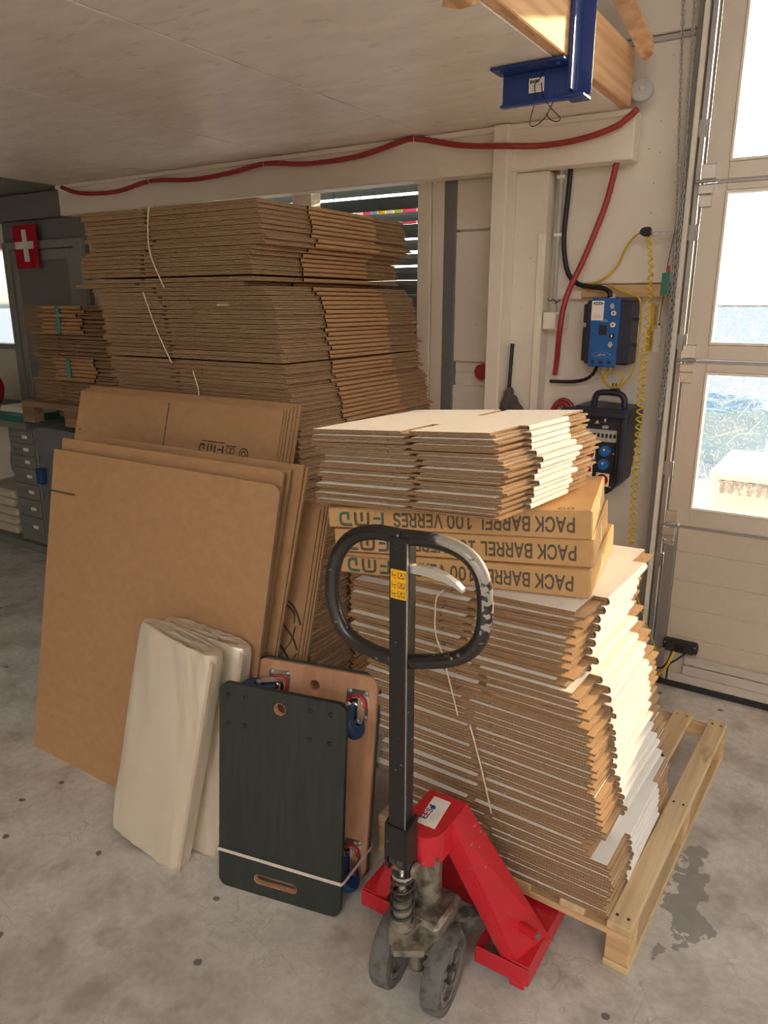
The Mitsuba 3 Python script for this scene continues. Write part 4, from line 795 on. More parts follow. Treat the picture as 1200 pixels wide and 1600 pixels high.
for x0, x1 in ((-.640, -.492), (-1.000, -.852)):
    f = part(jk, 'fork', cat(box(x0, x1, 1.535, 2.62, .082, .088, .002), box(x1 - .05 if x1 > -.7 else x0, x1 if x1 > -.7 else x0 + .05, 1.452, 1.536, .082, .088, .002), box(x0, x0 + .006, 1.452, 2.62, .030, .083), box(x1 - .006, x1, 1.452, 2.62, .030, .083), box(x0, x1, 1.446, 1.453, .032, .084, .003)), 'm_red', label='red steel fork')
    part(f, 'toe_lug', box(x0 + .10, x0 + .14, 1.444, 1.452, .018, .034, .003), 'm_red')
    part(jk, 'load_roller', rod((x0 + .03, 2.50, .041), (x1 - .03, 2.50, .041), .040, 24), 'm_tyre', smooth=35)
    part(jk, 'push_rod', cat(rod(((x0 + x1) / 2, 1.50, .055), ((x0 + x1) / 2, 2.48, .045), .011, 10)), 'm_cast_dark')
lk = [(-.690, 1.40, .165), (-.655, 1.43, .175), (-.60, 1.49, .170), (-.575, 1.53, .125)]
for sg in (1, -1):
    P = np.array([(CX + sg * (x - CX), y, zz) for x, y, zz in lk])
    part(jk, 'rocker_arm', cat(*[hull([p + np.array([dx, dy, dz]) for p in (P[i], P[i + 1]) for dx in (-.013, .013) for dy in (-.013, .013) for dz in (-.026 + .005 * i, .026 - .005 * i)]) for i in range(3)]), 'm_cast_dark', label='dark cast rocker arm')
    e = np.array([CX + sg * (-.676 - CX), 1.372, .160]); part(jk, 'rocker_bush', rod(e - [0.018, .02, 0], e + [0.018, .02, 0], .030, 20), 'm_cast_dark', smooth=35)
part(jk, 'cross_shaft', rod((CX - .08, 1.385, .16), (CX + .08, 1.385, .16), .017, 16), 'm_cast')
# ---------------------------------------------------------------- on the wall and under the platform edge
hs1 = thing('red_hose', 'red air hose strung in waves along the white beam', 'hose')
HP = [(-4.56, 2.428), (-4.385, 2.381), (-4.045, 2.364), (-3.716, 2.400), (-3.377, 2.380), (-3.08, 2.391), (-2.825, 2.414), (-2.548, 2.388), (-2.231, 2.394), (-2.012, 2.429), (-1.907, 2.437), (-1.674, 2.386), (-1.456, 2.356), (-1.28, 2.346), (-1.115, 2.355), (-.986, 2.383), (-.93, 2.415), (-.898, 2.440)]
part(hs1, 'tube', tube(smooth_path([(x, 3.268 if x < -1.55 or x > -1.40 else 3.232, z) for x, z in HP], 6), 0.0125, 12), 'm_hose_red', smooth=True)
for x, z in ((-3.722, 2.400), (-2.828, 2.415), (-1.910, 2.437)):
    part(hs1, 'cable_tie', tube(np.array([(x + .003 * math.sin(t), 3.268 + .0155 * math.cos(t) if True else 0, z + .0155 * math.sin(t) * (1.0 if t < 3.2 else 1.0)) for t in np.linspace(0, 6.2, 20)] + [(x + .002, 3.283, z + .03)]), 0.0018, 6), 'm_plastic_white')
single('red_hose', tube(smooth_path([(-.985, 3.36, 2.30), (-.99, 3.36, 2.279), (-1.029, 3.37, 2.106), (-1.097, 3.355, 1.902), (-1.152, 3.345, 1.769), (-1.174, 3.338, 1.686), (-1.186, 3.338, 1.574), (-1.212, 3.40, 1.453), (-1.225, 3.42, 1.38)], 6), 0.0125, 12), 'm_hose_red', 'red air hose hanging down the wall from behind the beam end', 'hose', smooth=True)
rb = thing('coiled_hose', 'coil of red hose hanging low on the wall behind the white bundle', 'hose')
for i, r in enumerate((.105, .112, .10)):
    a = np.linspace(0, 2 * np.pi, 36, endpoint=False); part(rb, 'turn', tube(np.stack([-1.175 + r * .55 * np.cos(a), 3.405 + .018 * i + 0 * a, 1.145 + r * np.sin(a) + .008 * i], 1), 0.010, 8, closed=True), 'm_hose_red', smooth=True)
part(rb, 'hook', box(-1.185, -1.165, 3.38, 3.46, 1.145, 1.165, .003), 'm_steel')
cb = single('black_cable', tube(smooth_path([(-1.202, 3.40, 2.30), (-1.205, 3.40, 2.20), (-1.209, 3.40, 2.12), (-1.214, 3.40, 2.02), (-1.210, 3.40, 1.933), (-1.183, 3.39, 1.838), (-1.138, 3.385, 1.790), (-1.079, 3.37, 1.774), (-1.015, 3.35, 1.768), (-.975, 3.335, 1.752), (-.966, 3.33, 1.728)], 6), 0.011, 10), 'm_dark', 'thick black cable curving down the wall into the top of the blue control box', 'cable', smooth=True)
single('black_cable', tube(smooth_path([(-1.24, 3.40, 1.350), (-1.144, 3.41, 1.352), (-1.08, 3.40, 1.364), (-1.03, 3.36, 1.392), (-1.005, 3.34, 1.428)], 6), 0.008, 8), 'm_dark', 'black cable leaving the underside of the blue control box to the left', 'cable', smooth=True)
cd = thing('conduit', 'grey conduit pipe running down to a white junction box', 'pipe')
part(cd, 'pipe', rod((-1.243, 3.405, 1.67), (-1.243, 3.405, 2.30), 0.0095, 12), 'm_plastic_grey', smooth=40)
for z in (1.99, 2.23): part(cd, 'clamp', box(-1.262, -1.224, 3.392, 3.42, z, z + .016, .003), 'm_plastic_white')
jb = thing('junction_box', 'small cream junction box under the conduit', 'junction box')
part(jb, 'body', box(-1.277, -1.186, 3.355, 3.46, 1.587, 1.664, .006), 'm_plastic_white'); part(jb, 'gland', rod((-1.243, 3.405, 1.66), (-1.243, 3.405, 1.70), .016, 14), 'm_plastic_grey')
part(jb, 'clear_cover', box(-1.212, -1.188, 3.345, 3.356, 1.597, 1.655, .003), 'm_plastic_grey')
part(jb, 'wire_twist', tube(smooth_path([(-1.27, 3.39, 1.722), (-1.255, 3.385, 1.712), (-1.24, 3.38, 1.720), (-1.225, 3.385, 1.708), (-1.21, 3.39, 1.716), (-1.235, 3.388, 1.70)], 4), .002, 5), 'm_dark')

# blue door-drive control box
bc = thing('control_box', 'blue and black door control box with arrow buttons on the wall', 'control box')
part(bc, 'housing', box(-1.062, -0.868, 3.318, 3.46, 1.443, 1.716, .008), 'm_navy')
part(bc, 'side_ear', cat(box(-1.083, -1.060, 3.345, 3.40, 1.455, 1.60, .004), box(-1.083, -1.060, 3.345, 3.40, 1.62, 1.70, .004)), 'm_navy')
fc = part(bc, 'front', box(-1.036, -0.913, 3.298, 3.320, 1.434, 1.724, .004), 'm_ctrl_blue', label='blue front cover')
FY = 3.2975
def fr(poly, mt, nm, y=FY, lab=None): return part(fc, nm, place(extrude(poly, .0012), (0, y, 0), (1, 0, 0), (0, 0, 1), (0, -1, 0)), mt, label=lab)
fr(sbox(-1.033, 1.632, -.980, 1.713), 'm_paper', 'sticker', lab='white paper sticker')
fr(affinity.scale(Point(-1.006, 1.702).buffer(.0065), 3.4, 1), 'm_ink', 'emblem', FY - .001)
for dx in (-.010, 0, .010): fr(sbox(-1.006 + dx - .003, 1.699, -1.006 + dx + .003, 1.705), 'm_paper', 'emblem_letter', FY - .002)
for z in (1.653, 1.647, 1.642): fr(sbox(-1.026, z, -.988, z + .0016), 'm_plastic_grey', 'print_line', FY - .001)
part(fc, 'lettering', place(text('STOP', .0095, .030, bold=True), (-.990, FY - .0002, 1.626), (1, 0, 0), (0, 0, 1), (0, -1, 0)), 'm_plastic_grey', label='STOP')
fr(sbox(-.995, 1.572, -.962, 1.612), 'm_dark', 'display', lab='black display')
up = Polygon([(-.958, 1.690), (-.945, 1.705), (-.932, 1.690), (-.938, 1.690), (-.938, 1.680), (-.952, 1.680), (-.952, 1.690)])
fr(up, 'm_plastic_grey', 'arrow'); fr(affinity.rotate(affinity.translate(up, .004, -.164), 180), 'm_plastic_grey', 'arrow')
for z, mt in ((1.662, 'm_plastic_white'), (1.614, 'm_plastic_white'), (1.567, 'm_dark')):
    k = part(fc, 'button', rod((-.936, FY + .004, z), (-.936, FY - .006, z), .0105, 20), mt)
a_ = Polygon([(-.0022, -.006), (-.0022, .001), (-.0055, .001), (0, .007), (.0055, .001), (.0022, .001), (.0022, -.006)])
fr(affinity.translate(a_, -.936, 1.662), 'm_ink', 'symbol', FY - .006); fr(Point(-.936, 1.614).buffer(.0045), 'm_socket_red', 'symbol', FY - .006); fr(affinity.translate(affinity.rotate(a_, 180), -.936, 1.567), 'm_paper', 'symbol', FY - .006)
fr(affinity.scale(ring(.030, .0018), 1.28, .34).intersection(sbox(-2, -2, 2, 2)) if False else affinity.translate(affinity.scale(ring(.040, .0016), 1.0, .30), -.977, 1.487), 'm_plastic_grey', 'emblem')
[fr(sbox(-.995 + x0, 1.4845 + dz, -.995 + x0 + w_, 1.4845 + dz + h_), 'm_plastic_grey', 'emblem_mark', FY - .001) for x0, dz, w_, h_ in ((0, -.003, .016, .0045), (.008, .0015, .012, .004), (.021, 0, .016, .004), (.012, .007, .003, .004))]
for x in (-1.013, -.977, -.940): part(fc, 'knob', rod((x, FY + .002, 1.455), (x, FY - .004, 1.455), .0075, 16), 'm_navy')
for x in (-1.01, -.985, -.955): part(bc, 'gland', rod((x, 3.38, 1.41), (x, 3.38, 1.446), .010, 12), 'm_plastic_grey')
part(bc, 'gland', rod((-.965, 3.345, 1.712), (-.965, 3.345, 1.742), .017, 16), 'm_plastic_grey')
for z in (1.52, 1.63): part(bc, 'hinge', box(-.870, -.852, 3.38, 3.40, z, z + .014, .002), 'm_navy')
yc = [(-.99, 3.39, 1.785), (-.959, 3.375, 1.765), (-.895, 3.37, 1.742), (-.858, 3.37, 1.727), (-.844, 3.37, 1.685), (-.838, 3.37, 1.61), (-.840, 3.37, 1.53), (-.842, 3.37, 1.47), (-.868, 3.37, 1.385), (-.925, 3.37, 1.340), (-.972, 3.368, 1.362), (-.965, 3.366, 1.405), (-.925, 3.366, 1.412), (-.893, 3.37, 1.385), (-.915, 3.374, 1.346), (-.962, 3.376, 1.348), (-.99, 3.376, 1.40), (-.992, 3.376, 1.43)]
single('yellow_cable', tube(smooth_path(yc, 8), .0042, 8), 'm_yellow', 'thin yellow cable looped in a ring below the blue control box', 'cable', smooth=True)
single('yellow_cable', tube(smooth_path([(-.862, 3.33, 1.985), (-.90, 3.36, 1.965), (-.935, 3.38, 1.92), (-.965, 3.395, 1.86), (-1.014, 3.40, 1.811), (-1.07, 3.40, 1.790), (-1.14, 3.40, 1.786)], 6), .0042, 8), 'm_yellow', 'thin yellow cable sagging from the black cable holder to the left', 'cable', smooth=True)
kh = thing('cable_holder', 'black clamp on a perforated steel strip, holding the spiral cable', 'holder')
part(kh, 'clamp', cat(box(-.850, -.818, 3.305, 3.335, 1.968, 2.004, .006), rod((-.842, 3.30, 1.985), (-.842, 3.34, 1.985), .016, 14)), 'm_dark')
ps = sbox(-.845, 1.968, -.728, 1.988)
for x in (-.80, -.772, -.745): ps = ps.difference(rrect(x - .012, x + .010, 1.973, 1.983, .0045))
part(kh, 'strip', place(extrude(ps, .002), (0, 3.345, 0), (1, 0, 0), (0, 0, 1), (0, -1, 0)), 'm_plastic_grey', label='perforated steel strip'); part(kh, 'bracket', box(-.735, -.726, 3.343, 3.43, 1.968, 1.988, .002), 'm_plastic_grey')
N = 46; t = np.linspace(0, 1, N * 12); zz = 1.972 - t ** 1.04 * 1.52; xc = np.interp(zz, [.45, .67, .96, 1.37, 1.64, 1.84, 1.98], [-.775, -.780, -.790, -.800, -.800, -.806, -.826])
rr = np.clip(.006 + t * .02, 0, .0125)
pp = np.stack([xc + rr * np.cos(2 * np.pi * N * t), 3.325 + rr * np.sin(2 * np.pi * N * t), zz], 1)
single('spiral_cable', tube(np.vstack([pp, [[-.74, 3.34, .40], [-.70, 3.35, .30], [-.62, 3.31, .16], [-.575, 3.285, .20]]]), .0042, 7), 'm_coil', 'yellow spiral cable hanging down the wall beside the door', 'cable', smooth=True)
dp = thing('document_pouch', 'clear pouch with yellow striped documents taped to the wall', 'document pouch')
part(dp, 'sheet', box(-.912, -.768, 3.452, 3.458, 1.495, 1.70), 'm_paper')
for z0, z1, x0 in ((1.595, 1.70, -.806), (1.497, 1.592, -.816)):
    part(dp, 'stripe', box(x0 - .012, x0 + .018, 3.449, 3.452, z0, z1), 'm_label_tan'); part(dp, 'lettering', place(text('DOCUMENTS', .009, .075, bold=True), (x0 + .003, 3.4490, z1 - .012), (0, 0, -1), (1, 0, 0), (0, -1, 0)), 'm_ink')
part(dp, 'arrow_mark', place(extrude(Polygon([(-.006, 0), (0, -.010), (.006, 0), (0, .004)]), .001), (-.818, 3.449, 1.597), (1, 0, 0), (0, 0, 1), (0, -1, 0)), 'm_ink_brown')
mat('m_label_tan', (.62, .42, .10), .6)
for x, z in ((-.90, 1.515), (-.85, 1.505), (-.775, 1.52), (-.772, 1.60)): part(dp, 'print_mark', box(x, x + .010, 3.4505, 3.452, z, z + .005), 'm_plastic_grey')

# dark power distribution unit with sockets
pd = thing('power_distributor', 'dark portable power distributor with blue and red sockets hanging on the wall', 'power distributor')
part(pd, 'housing', hull([(x, y, z) for x, z in ((-1.10, 1.245), (-1.05, 1.268), (-.822, 1.262), (-.812, 1.24), (-.845, .93), (-.885, .885), (-1.07, .885), (-1.10, .93)) for y in (3.235, 3.45)]), 'm_navy')
part(pd, 'visor', cat(box(-1.105, -.815, 3.185, 3.24, 1.225, 1.262, .010), box(-.845, -.818, 3.200, 3.24, .95, 1.24, .008)), 'm_navy')
hd_ = [(-.995, 3.30, 1.255), (-.985, 3.30, 1.31), (-.955, 3.30, 1.325), (-.885, 3.30, 1.322), (-.862, 3.30, 1.30), (-.858, 3.30, 1.255)]
part(pd, 'handle', tube(smooth_path(hd_, 5), .0135, 10), 'm_navy', smooth=True)
part(pd, 'socket_field', box(-1.06, -.862, 3.226, 3.238, .90, 1.12, .004), 'm_dark')
bk_ = part(pd, 'breaker_row', box(-1.01, -.862, 3.222, 3.238, 1.118, 1.172, .004), 'm_plastic_grey', label='grey row of circuit breakers')
for x in np.arange(-.995, -.87, .0175): part(bk_, 'switch', box(x, x + .009, 3.217, 3.224, 1.138, 1.156, .002), 'm_dark')
part(pd, 'latch', box(-.925, -.900, 3.215, 3.236, 1.178, 1.192, .003), 'm_plastic_grey')
part(pd, 'label', box(-.968, -.928, 3.229, 3.236, 1.222, 1.240, .002), 'm_paper'); part(pd, 'label', box(-.923, -.914, 3.231, 3.236, 1.205, 1.228, .002), 'm_paper')
part(pd, 'warning_sign', place(extrude(Polygon([(-.010, 0), (.010, 0), (0, .018)]), .001), (-.952, 3.2345, 1.195), (1, 0, 0), (0, 0, 1), (0, -1, 0)), 'm_label_tan')
for x, z, mt in ((-.905, 1.080, 'm_socket_blue'), (-.908, 1.020, 'm_socket_blue'), (-.978, 1.065, 'm_socket_red'), (-.985, .985, 'm_socket_red'), (-.908, .950, 'm_socket_red')):
    k = part(pd, 'socket', lathe([[0, 0], [.026, 0], [.026, .012], [.023, .018], [0, .020]], 24).apply_transform(np.array([[1, 0, 0, x], [0, 0, -1, 3.228], [0, 1, 0, z], [0, 0, 0, 1.0]])), mt, smooth=35, label='blue socket with a hinged lid' if 'blue' in mt else 'red socket with a hinged lid')
    part(k, 'lid_mark', box(x - .004, x + .004, 3.205, 3.2085, z + .002, z + .012, .001), 'm_paper')
    if mt == 'm_socket_red': part(k, 'flange', box(x - .030, x + .030, 3.2225, 3.2275, z - .03, z + .03, .004), 'm_plastic_white')
for x, z in ((-.868, 1.07), (-.872, .92)): part(pd, 'screw', rod((x, 3.222, z), (x, 3.228, z), .004, 8), 'm_chrome')
part(pd, 'wall_hook', cat(rod((-.95, 3.42, 1.33), (-.95, 3.42, 1.355), .003, 6), rod((-.935, 3.42, 1.33), (-.935, 3.42, 1.355), .003, 6), box(-.96, -.925, 3.40, 3.46, 1.31, 1.33, .003)), 'm_dark')
k = thing('power_inlet', 'dark red inlet plug in the recess between the two posts and the window', 'plug')
part(k, 'collar', rod((-1.598, 3.405, 1.375), (-1.598, 3.47, 1.375), .038, 24), 'm_hose_red', smooth=40); part(k, 'cap', rod((-1.598, 3.395, 1.375), (-1.598, 3.41, 1.375), .030, 24), 'm_hose_red', smooth=40)

# rod with a rag behind the white bundle
rd = thing('pole', 'black pole leaning against the chipped post', 'pole'); part(rd, 'shaft', rod((-1.445, 3.30, 0.0), (-1.413, 3.343, 1.515), .0085, 12), 'm_dark', smooth=40); part(rd, 'cap', rod((-1.413, 3.343, 1.508), (-1.4127, 3.3434, 1.52), .0095, 12), 'm_dark')
lobes = [(-1.405, 3.315, 1.295, .022), (-1.395, 3.305, 1.262, .032), (-1.405, 3.295, 1.232, .035), (-1.375, 3.295, 1.238, .030), (-1.355, 3.29, 1.218, .030), (-1.33, 3.285, 1.200, .026), (-1.40, 3.29, 1.19, .045), (-1.36, 3.28, 1.17, .045)]
mm = cat(*[trimesh.creation.icosphere(3, r).apply_translation([x, y, z]) for x, y, z, r in lobes])
rv = m3.Manifold.batch_boolean([m3.Manifold(m3.Mesh(np.asarray(m.vertices, np.float32), np.asarray(m.faces, np.uint32))) for m in [trimesh.creation.icosphere(3, r).apply_translation([x, y, z]) for x, y, z, r in lobes]], m3.OpType.Add).refine_to_length(.006).to_mesh()
rm = trimesh.Trimesh(rv.vert_properties[:, :3], rv.tri_verts); trimesh.smoothing.filter_taubin(rm, iterations=12); nn = rm.vertex_normals
rm.vertices = rm.vertices + nn * ((meshkit.fbm(rm.vertices * 38, 3, 4) - .5) * .016)[:, None]
single('rag', rm, 'm_rag', 'dark grey cloth bunched on the black pole between the posts', 'rag', smooth=True)

# timber, roller and steel bracket at the platform edge
dg = single('plank', hull([(x, y, z) for x, z in ((-1.06, 2.90), (-.995, 2.93), (-.852, 2.665), (-.850, 2.620), (-.872, 2.598), (-.885, 2.60)) for y in (3.20, 3.245)]), 'm_fascia', 'short bare plank hanging at a slant above the beam end', 'plank')
sp = thing('wall_roller', 'round grey metal roller on a white block at the beam end', 'roller')
part(sp, 'block', box(-.982, -.962, 3.30, 3.36, 2.475, 2.575, .003), 'm_white_wood')
part(sp, 'wheel', moved(lathe([[0, -.016], [.012, -.016], [.042, -.012], [.046, -.004], [.046, .004], [.042, .012], [.012, .016], [0, .016]], 32), frame((-.908, 3.335, 2.518), 18, 80)), 'm_plastic_grey', smooth=30)
part(sp, 'bolt', moved(lathe([[0, -.024], [.010, -.024], [.010, .024], [0, .024]], 6), frame((-.908, 3.335, 2.518), 18, 80)), 'm_chrome')
part(sp, 'arm', tube(smooth_path([(-.962, 3.32, 2.545), (-.945, 3.315, 2.545), (-.945, 3.315, 2.52), (-.952, 3.315, 2.49), (-.955, 3.318, 2.465)], 5), .006, 8), 'm_plastic_grey', smooth=True)
bs_ = thing('steel_bracket', 'dark blue steel bracket clamped under the platform edge, with wires', 'bracket')
part(bs_, 'upright', cat(box(-.932, -.918, 2.545, 2.640, 2.36, 3.10, .003), box(-.932, -.880, 2.632, 2.640, 2.36, 3.10, .002)), 'm_blue_steel')
part(bs_, 'arm_web', box(-1.17, -.912, 2.585, 2.592, 2.345, 2.440, .002), 'm_blue_steel')
part(bs_, 'top_flange', box(-1.185, -.932, 2.510, 2.600, 2.440, 2.449, .002), 'm_blue_steel'); part(bs_, 'bottom_flange', box(-1.17, -.905, 2.565, 2.592, 2.338, 2.347, .002), 'm_blue_steel')
part(bs_, 'foot', box(-.945, -.880, 2.56, 2.640, 2.340, 2.352, .003), 'm_blue_steel')
lb2 = part(bs_, 'label', box(-1.075, -1.022, 2.5830, 2.5852, 2.375, 2.418), 'm_paper', label='white label with black print')
[part(lb2, 'print_mark', box(-1.071 + x0, -1.071 + x0 + w_, 2.5822, 2.5832, 2.402 + dz, 2.402 + dz + h_), 'm_ink') for x0, dz, w_, h_ in ((0, 0, .006, .011), (.008, .001, .004, .008), (.0135, 0, .003, .010), (.018, .002, .006, .009), (.026, .001, .004, .009))]
for z in (2.395, 2.387, 2.380): part(lb2, 'print_line', box(-1.065, -1.03, 2.5824, 2.5832, z, z + .002), 'm_plastic_grey')
for q in ([(-1.02, 2.58, 2.44), (-1.035, 2.575, 2.41), (-1.05, 2.572, 2.395), (-1.045, 2.57, 2.35), (-1.06, 2.57, 2.285), (-1.045, 2.57, 2.27), (-1.01, 2.57, 2.29), (-.985, 2.57, 2.33), (-.975, 2.57, 2.36)],
          [(-1.03, 2.578, 2.40), (-1.02, 2.575, 2.36), (-.995, 2.572, 2.325), (-.965, 2.57, 2.295), (-.955, 2.57, 2.283), (-.965, 2.57, 2.275), (-.99, 2.57, 2.285), (-1.005, 2.57, 2.305)]):
    part(bs_, 'wire', tube(smooth_path(q, 6), .0016, 6), 'm_dark', smooth=True)
for x in (-1.15, -.96): part(bs_, 'bolt', rod((x, 2.53, 2.430), (x, 2.53, 2.442), .008, 6), 'm_blue_steel')

# hoist chain beside the door
def link_mesh(a=.0095, b=.0052, r=.0024):
    t = np.linspace(0, 2 * np.pi, 10, endpoint=False); return tube(np.stack([b * np.cos(t), 0 * t, a * np.sin(t) + .0022 * np.sign(np.sin(t))], 1), r, 5, closed=True)
lk_ply = mikit.ply(link_mesh(), 'm_steel', smooth=True)
ch = thing('hoist_chain', 'long loop of grey steel chain hanging beside the door', 'chain')
zs = np.arange(1.235, 3.02, .0165)
for st_, tab in enumerate((((3.1, -.795), (2.78, -.769), (2.46, -.747), (2.12, -.722), (1.84, -.712), (1.64, -.710), (1.43, -.706), (1.21, -.712)), ((3.1, -.74), (2.77, -.727), (2.457, -.718), (2.12, -.703), (1.84, -.697), (1.64, -.694), (1.43, -.694), (1.21, -.708)))):
    zt, xt = zip(*sorted(tab)); xx = np.interp(zs, zt, xt); ccl = float(np.polyfit(zt, xt, 1)[0])
    for i, (x, z) in enumerate(zip(xx, zs)):
        if z > 2.82: continue
        part(ch, 'link', lk_ply, None, to=frame((x, 3.295, z), 90 * (i % 2) + 25, 0, -math.degrees(math.atan(-ccl))))
part(ch, 'upper_run', cat(rod((-.772, 3.295, 2.82), (-.80, 3.295, 5.0), .004, 6), rod((-.727, 3.295, 2.82), (-.74, 3.295, 5.0), .004, 6)), 'm_steel')
ps_ = thing('pull_switch', 'small green pull switch with a red tip hanging on a cord by the chain', 'switch')
part(ps_, 'body', hull([(x, y, z) for x, z in ((-.739, 1.82), (-.713, 1.822), (-.712, 1.735), (-.741, 1.732)) for y in (3.24, 3.262)]), 'm_green')
part(ps_, 'tip', box(-.722, -.713, 3.245, 3.258, 1.822, 1.848, .003), 'm_hose_red', label='red tip')
part(ps_, 'cord', tube(smooth_path([(-.715, 3.285, 1.985), (-.718, 3.262, 1.93), (-.728, 3.255, 1.82)], 4), .0016, 5), 'm_dark'); part(ps_, 'cord', tube(smooth_path([(-.728, 3.252, 1.733), (-.732, 3.252, 1.68), (-.734, 3.252, 1.622)], 4), .0016, 5), 'm_dark'); part(ps_, 'bead', trimesh.creation.icosphere(2, .005).apply_translation([-.734, 3.252, 1.62]), 'm_dark')

# junction unit low on the door
ds = thing('door_junction', 'black cable junction unit with two round caps low on the door', 'junction box')
part(ds, 'body', box(-.588, -.442, 3.262, 3.312, .193, .246, .010), 'm_dark')
for x in (-.552, -.478): part(ds, 'cap', rod((x, 3.264, .22), (x, 3.257, .22), .019, 20), 'm_rubber', smooth=40)
for x in (-.578, -.452):
    for z in (.203, .236): part(ds, 'screw', rod((x, 3.260, z), (x, 3.264, z), .004, 8), 'm_steel')
part(ds, 'lead', tube(smooth_path([(-.545, 3.27, .195), (-.555, 3.25, .15), (-.58, 3.25, .11), (-.62, 3.27, .10)], 5), .004, 7), 'm_dark'); part(ds, 'lead', tube(smooth_path([(-.49, 3.27, .195), (-.52, 3.255, .165), (-.55, 3.25, .13), (-.555, 3.26, .06)], 5), .004, 7), 'm_dark')
part(ds, 'lead', tube(smooth_path([(-.535, 3.262, .20), (-.552, 3.24, .14), (-.578, 3.24, .09), (-.615, 3.26, .06), (-.66, 3.30, .07)], 5), .006, 8), 'm_yellow', label='yellow lead')

# ---------------------------------------------------------------- far left: wrapped load, brown bundles, cabinet, bench
wl = thing('wrapped_load', 'pallet load wrapped in grey shiny film beside the drawer cabinet', 'wrapped pallet load')
g_ = trimesh.creation.box([.95, .70, .80]).subdivide_loop(0) if False else None
bx_ = m3.Manifold.cube([.98, .50, .80], False).refine_to_length(.05).to_mesh(); wm = trimesh.Trimesh(bx_.vert_properties[:, :3], bx_.tri_verts); wm.apply_translation([-4.42, 2.78, .14])
wm.vertices = wm.vertices + wm.vertex_normals * ((meshkit.fbm(wm.vertices * np.array([5, 5, 12]), 3, 8) - .5) * .05)[:, None]
part(wl, 'film', wm, 'm_wrap', smooth=40)
part(wl, 'base_pallet', cat(box(-4.44, -3.42, 2.76, 3.30, .10, .135), *[box(x, x + .10, 2.78, 3.28, 0.0, .10) for x in (-4.42, -3.98, -3.54)]), 'm_pine_dark')
part(wl, 'tape', box(-4.405, -4.35, 2.735, 2.772, .58, .68, .003), 'm_blue_rubber')
pk = thing('pallet', 'worn dark pallet lying on the wrapped load, carrying the small brown bundles', 'pallet')
for y in (2.76, 3.02, 3.24): part(pk, 'stringer_board', box(-4.50, -3.52, y, y + .07, 1.075, 1.095), 'm_pine_dark'); [part(pk, 'block', box(x, x + .12, y, y + .07, .975, 1.075, .003), 'm_pine_dark') for x in (-4.50, -4.07, -3.64)]
part(pk, 'deck_board', box(-4.50, -3.52, 2.76, 3.31, 1.0955, 1.110, .002), 'm_pine_dark')
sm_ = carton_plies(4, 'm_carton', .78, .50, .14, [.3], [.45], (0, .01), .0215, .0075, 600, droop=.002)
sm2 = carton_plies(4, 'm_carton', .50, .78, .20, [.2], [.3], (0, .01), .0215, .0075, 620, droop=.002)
zz_ = 1.112
for bnd, cnt in enumerate((6, 6, 6, 7)):
    for i in range(cnt):
        jx, jy = rng.uniform(-.015, .015), rng.uniform(-.010, .010); sh_ = (-.02, .03, .0, -.06)[bnd]
        M_ = frame((-4.42 + sh_ + jx, 3.33 + jy, zz_), -90 + rng.uniform(-1, 1)) if bnd % 2 else frame((-4.42 + sh_ + jx, 2.83 + jy, zz_), rng.uniform(-1, 1))     # the folds of every other bundle face the viewer
        single('dark_brown_flat_carton', (sm2 if bnd % 2 else sm_)[i % 4], None, 'dull brown flat carton in the ' + ('lowest', 'second', 'third', 'top')[bnd] + ' small bundle at the far left', 'flat carton',
               ('flat cartons of the lowest far left bundle', 'flat cartons of the second far left bundle', 'flat cartons of the third far left bundle', 'flat cartons of the top far left bundle')[bnd], to=M_)
        zz_ += .0232
for x, z0, z1, nm in ((-4.12, 1.53, 1.69, 'turquoise strap around the top far left bundle'), (-4.07, 1.255, 1.385, 'turquoise strap around the second far left bundle')):
    single('strap', box(x, x + .035, 2.812, 2.816, z0, z1, .001), 'm_teal_strap', nm, 'strap')
cb_ = thing('drawer_cabinet', 'grey office drawer cabinet with pale label holders under the bench', 'cabinet')
part(cb_, 'body', box(-4.98, -4.67, 2.93, 3.38, .06, .885, .004), 'm_cabinet'); 0
z = .865
for h in (.085, .085, .085, .11, .11, .125, .135):
    d = part(cb_, 'drawer', box(-4.960, -4.690, 2.918, 2.93, z - h + .006, z - .004, .003), 'm_cabinet')
    part(d, 'label_holder', box(-4.80, -4.745, 2.912, 2.919, z - h * .62, z - h * .62 + .022, .002), 'm_plastic_white', label='pale label holder'); part(d, 'grip', box(-4.93, -4.81, 2.912, 2.919, z - h * .60, z - h * .60 + .012, .003), 'm_grey_dark'); z -= h + .002
bn_ = thing('workbench', 'grey bench with a green top above the drawer cabinet', 'bench')
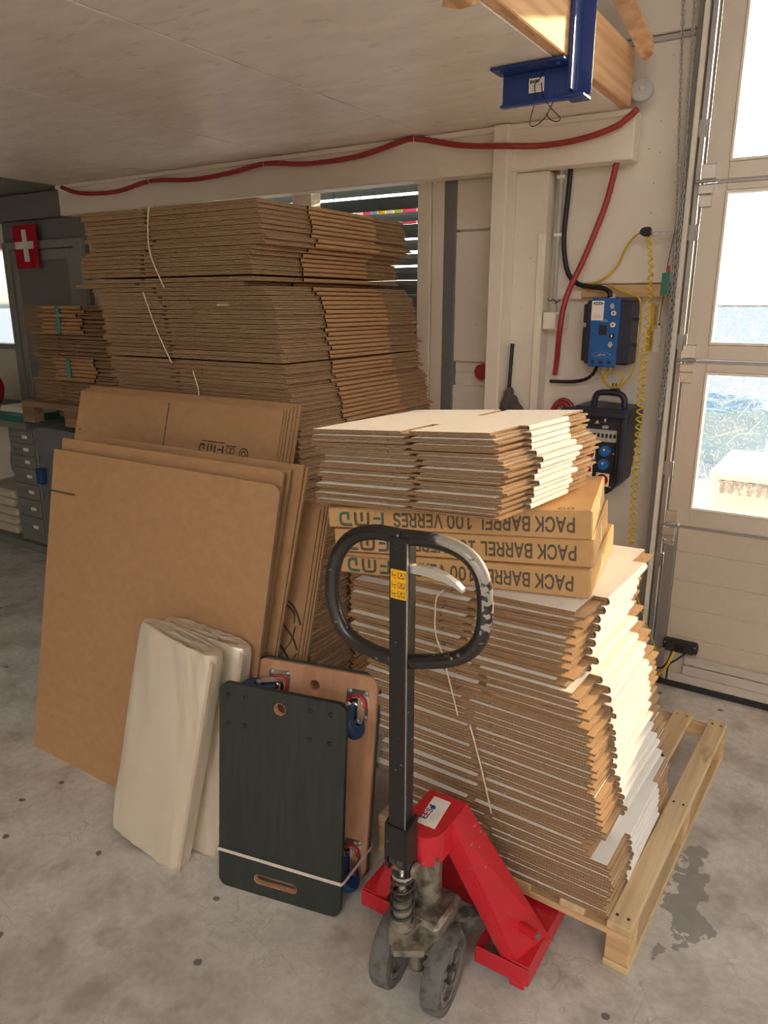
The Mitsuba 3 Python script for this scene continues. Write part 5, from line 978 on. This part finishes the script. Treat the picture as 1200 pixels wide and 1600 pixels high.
part(bn_, 'top', box(-6.6, -4.66, 2.86, 3.38, .935, .975, .004), 'm_green'); part(bn_, 'apron', box(-6.6, -4.68, 2.88, 3.37, .886, .934, .003), 'm_cabinet'); part(bn_, 'base_board', box(-6.6, -4.66, 2.90, 3.38, .0, .055, .003), 'm_cabinet')
part(bn_, 'leg', box(-6.5, -6.44, 2.92, 3.0, .055, .886), 'm_cabinet')
for i in range(5):
    single('cream_sack', hull([(x, y, z) for x, y, z in [(-5.36 + .02 * (i % 2) + sx * (.2 - .04 * abs(sz)), 3.10 + sy * (.13 - .03 * abs(sz)), .105 + .068 * i + sz * .032) for sx in (-1, 1) for sy in (-1, 1) for sz in (-1, -.5, 0, .5, 1)]]), 'm_cream', 'cream coloured slab in the pile under the bench', 'slab', 'cream slabs under the bench') if False else \
    single('cream_slab', box(-5.52 + .02 * (i % 2), -5.08 + .015 * (i % 3), 2.95, 3.30, .062 + .068 * i, .062 + .068 * i + .062, .018), 'm_cream', 'cream coloured slab in the pile under the bench', 'slab', 'cream slabs under the bench')
single('clear_bag', trimesh.Trimesh(*[getattr(trimesh.creation.icosphere(3, .13), a) for a in ('vertices', 'faces')]).apply_transform(np.diag([.9, .9, 1.35, 1])).apply_translation([-5.10, 3.12, .585]), 'm_wrap', 'shiny grey plastic bag standing on the cream slabs', 'bag', smooth=True)
rbm = trimesh.creation.icosphere(4, 1.0); rbm.vertices = np.sign(rbm.vertices) * np.abs(rbm.vertices) ** .75 * np.array([.13, .09, .13]) ; rbm.vertices *= (1 + .18 * (meshkit.fbm(rbm.vertices * 14, 3, 3) - .5))[:, None]; rbm.apply_translation([-5.40, 3.06, .975 - rbm.bounds[0][2]])
rbk = thing('red_bag', 'dark red cloth bag with a pale tag on the bench at the left edge', 'bag'); part(rbk, 'body', rbm, 'm_flag_red', smooth=True); part(rbk, 'tag', box(-5.34, -5.31, 2.955, 2.962, 1.0, 1.06, .001), 'm_flag_white')
for i in range(3): single('paper_pad', box(-5.08 + .01 * i, -4.72, 2.95, 3.15, .977 + .014 * i, .989 + .014 * i, .001), 'm_paper', 'grey paper pad in the small pile on the bench', 'paper', 'paper pads on the bench')
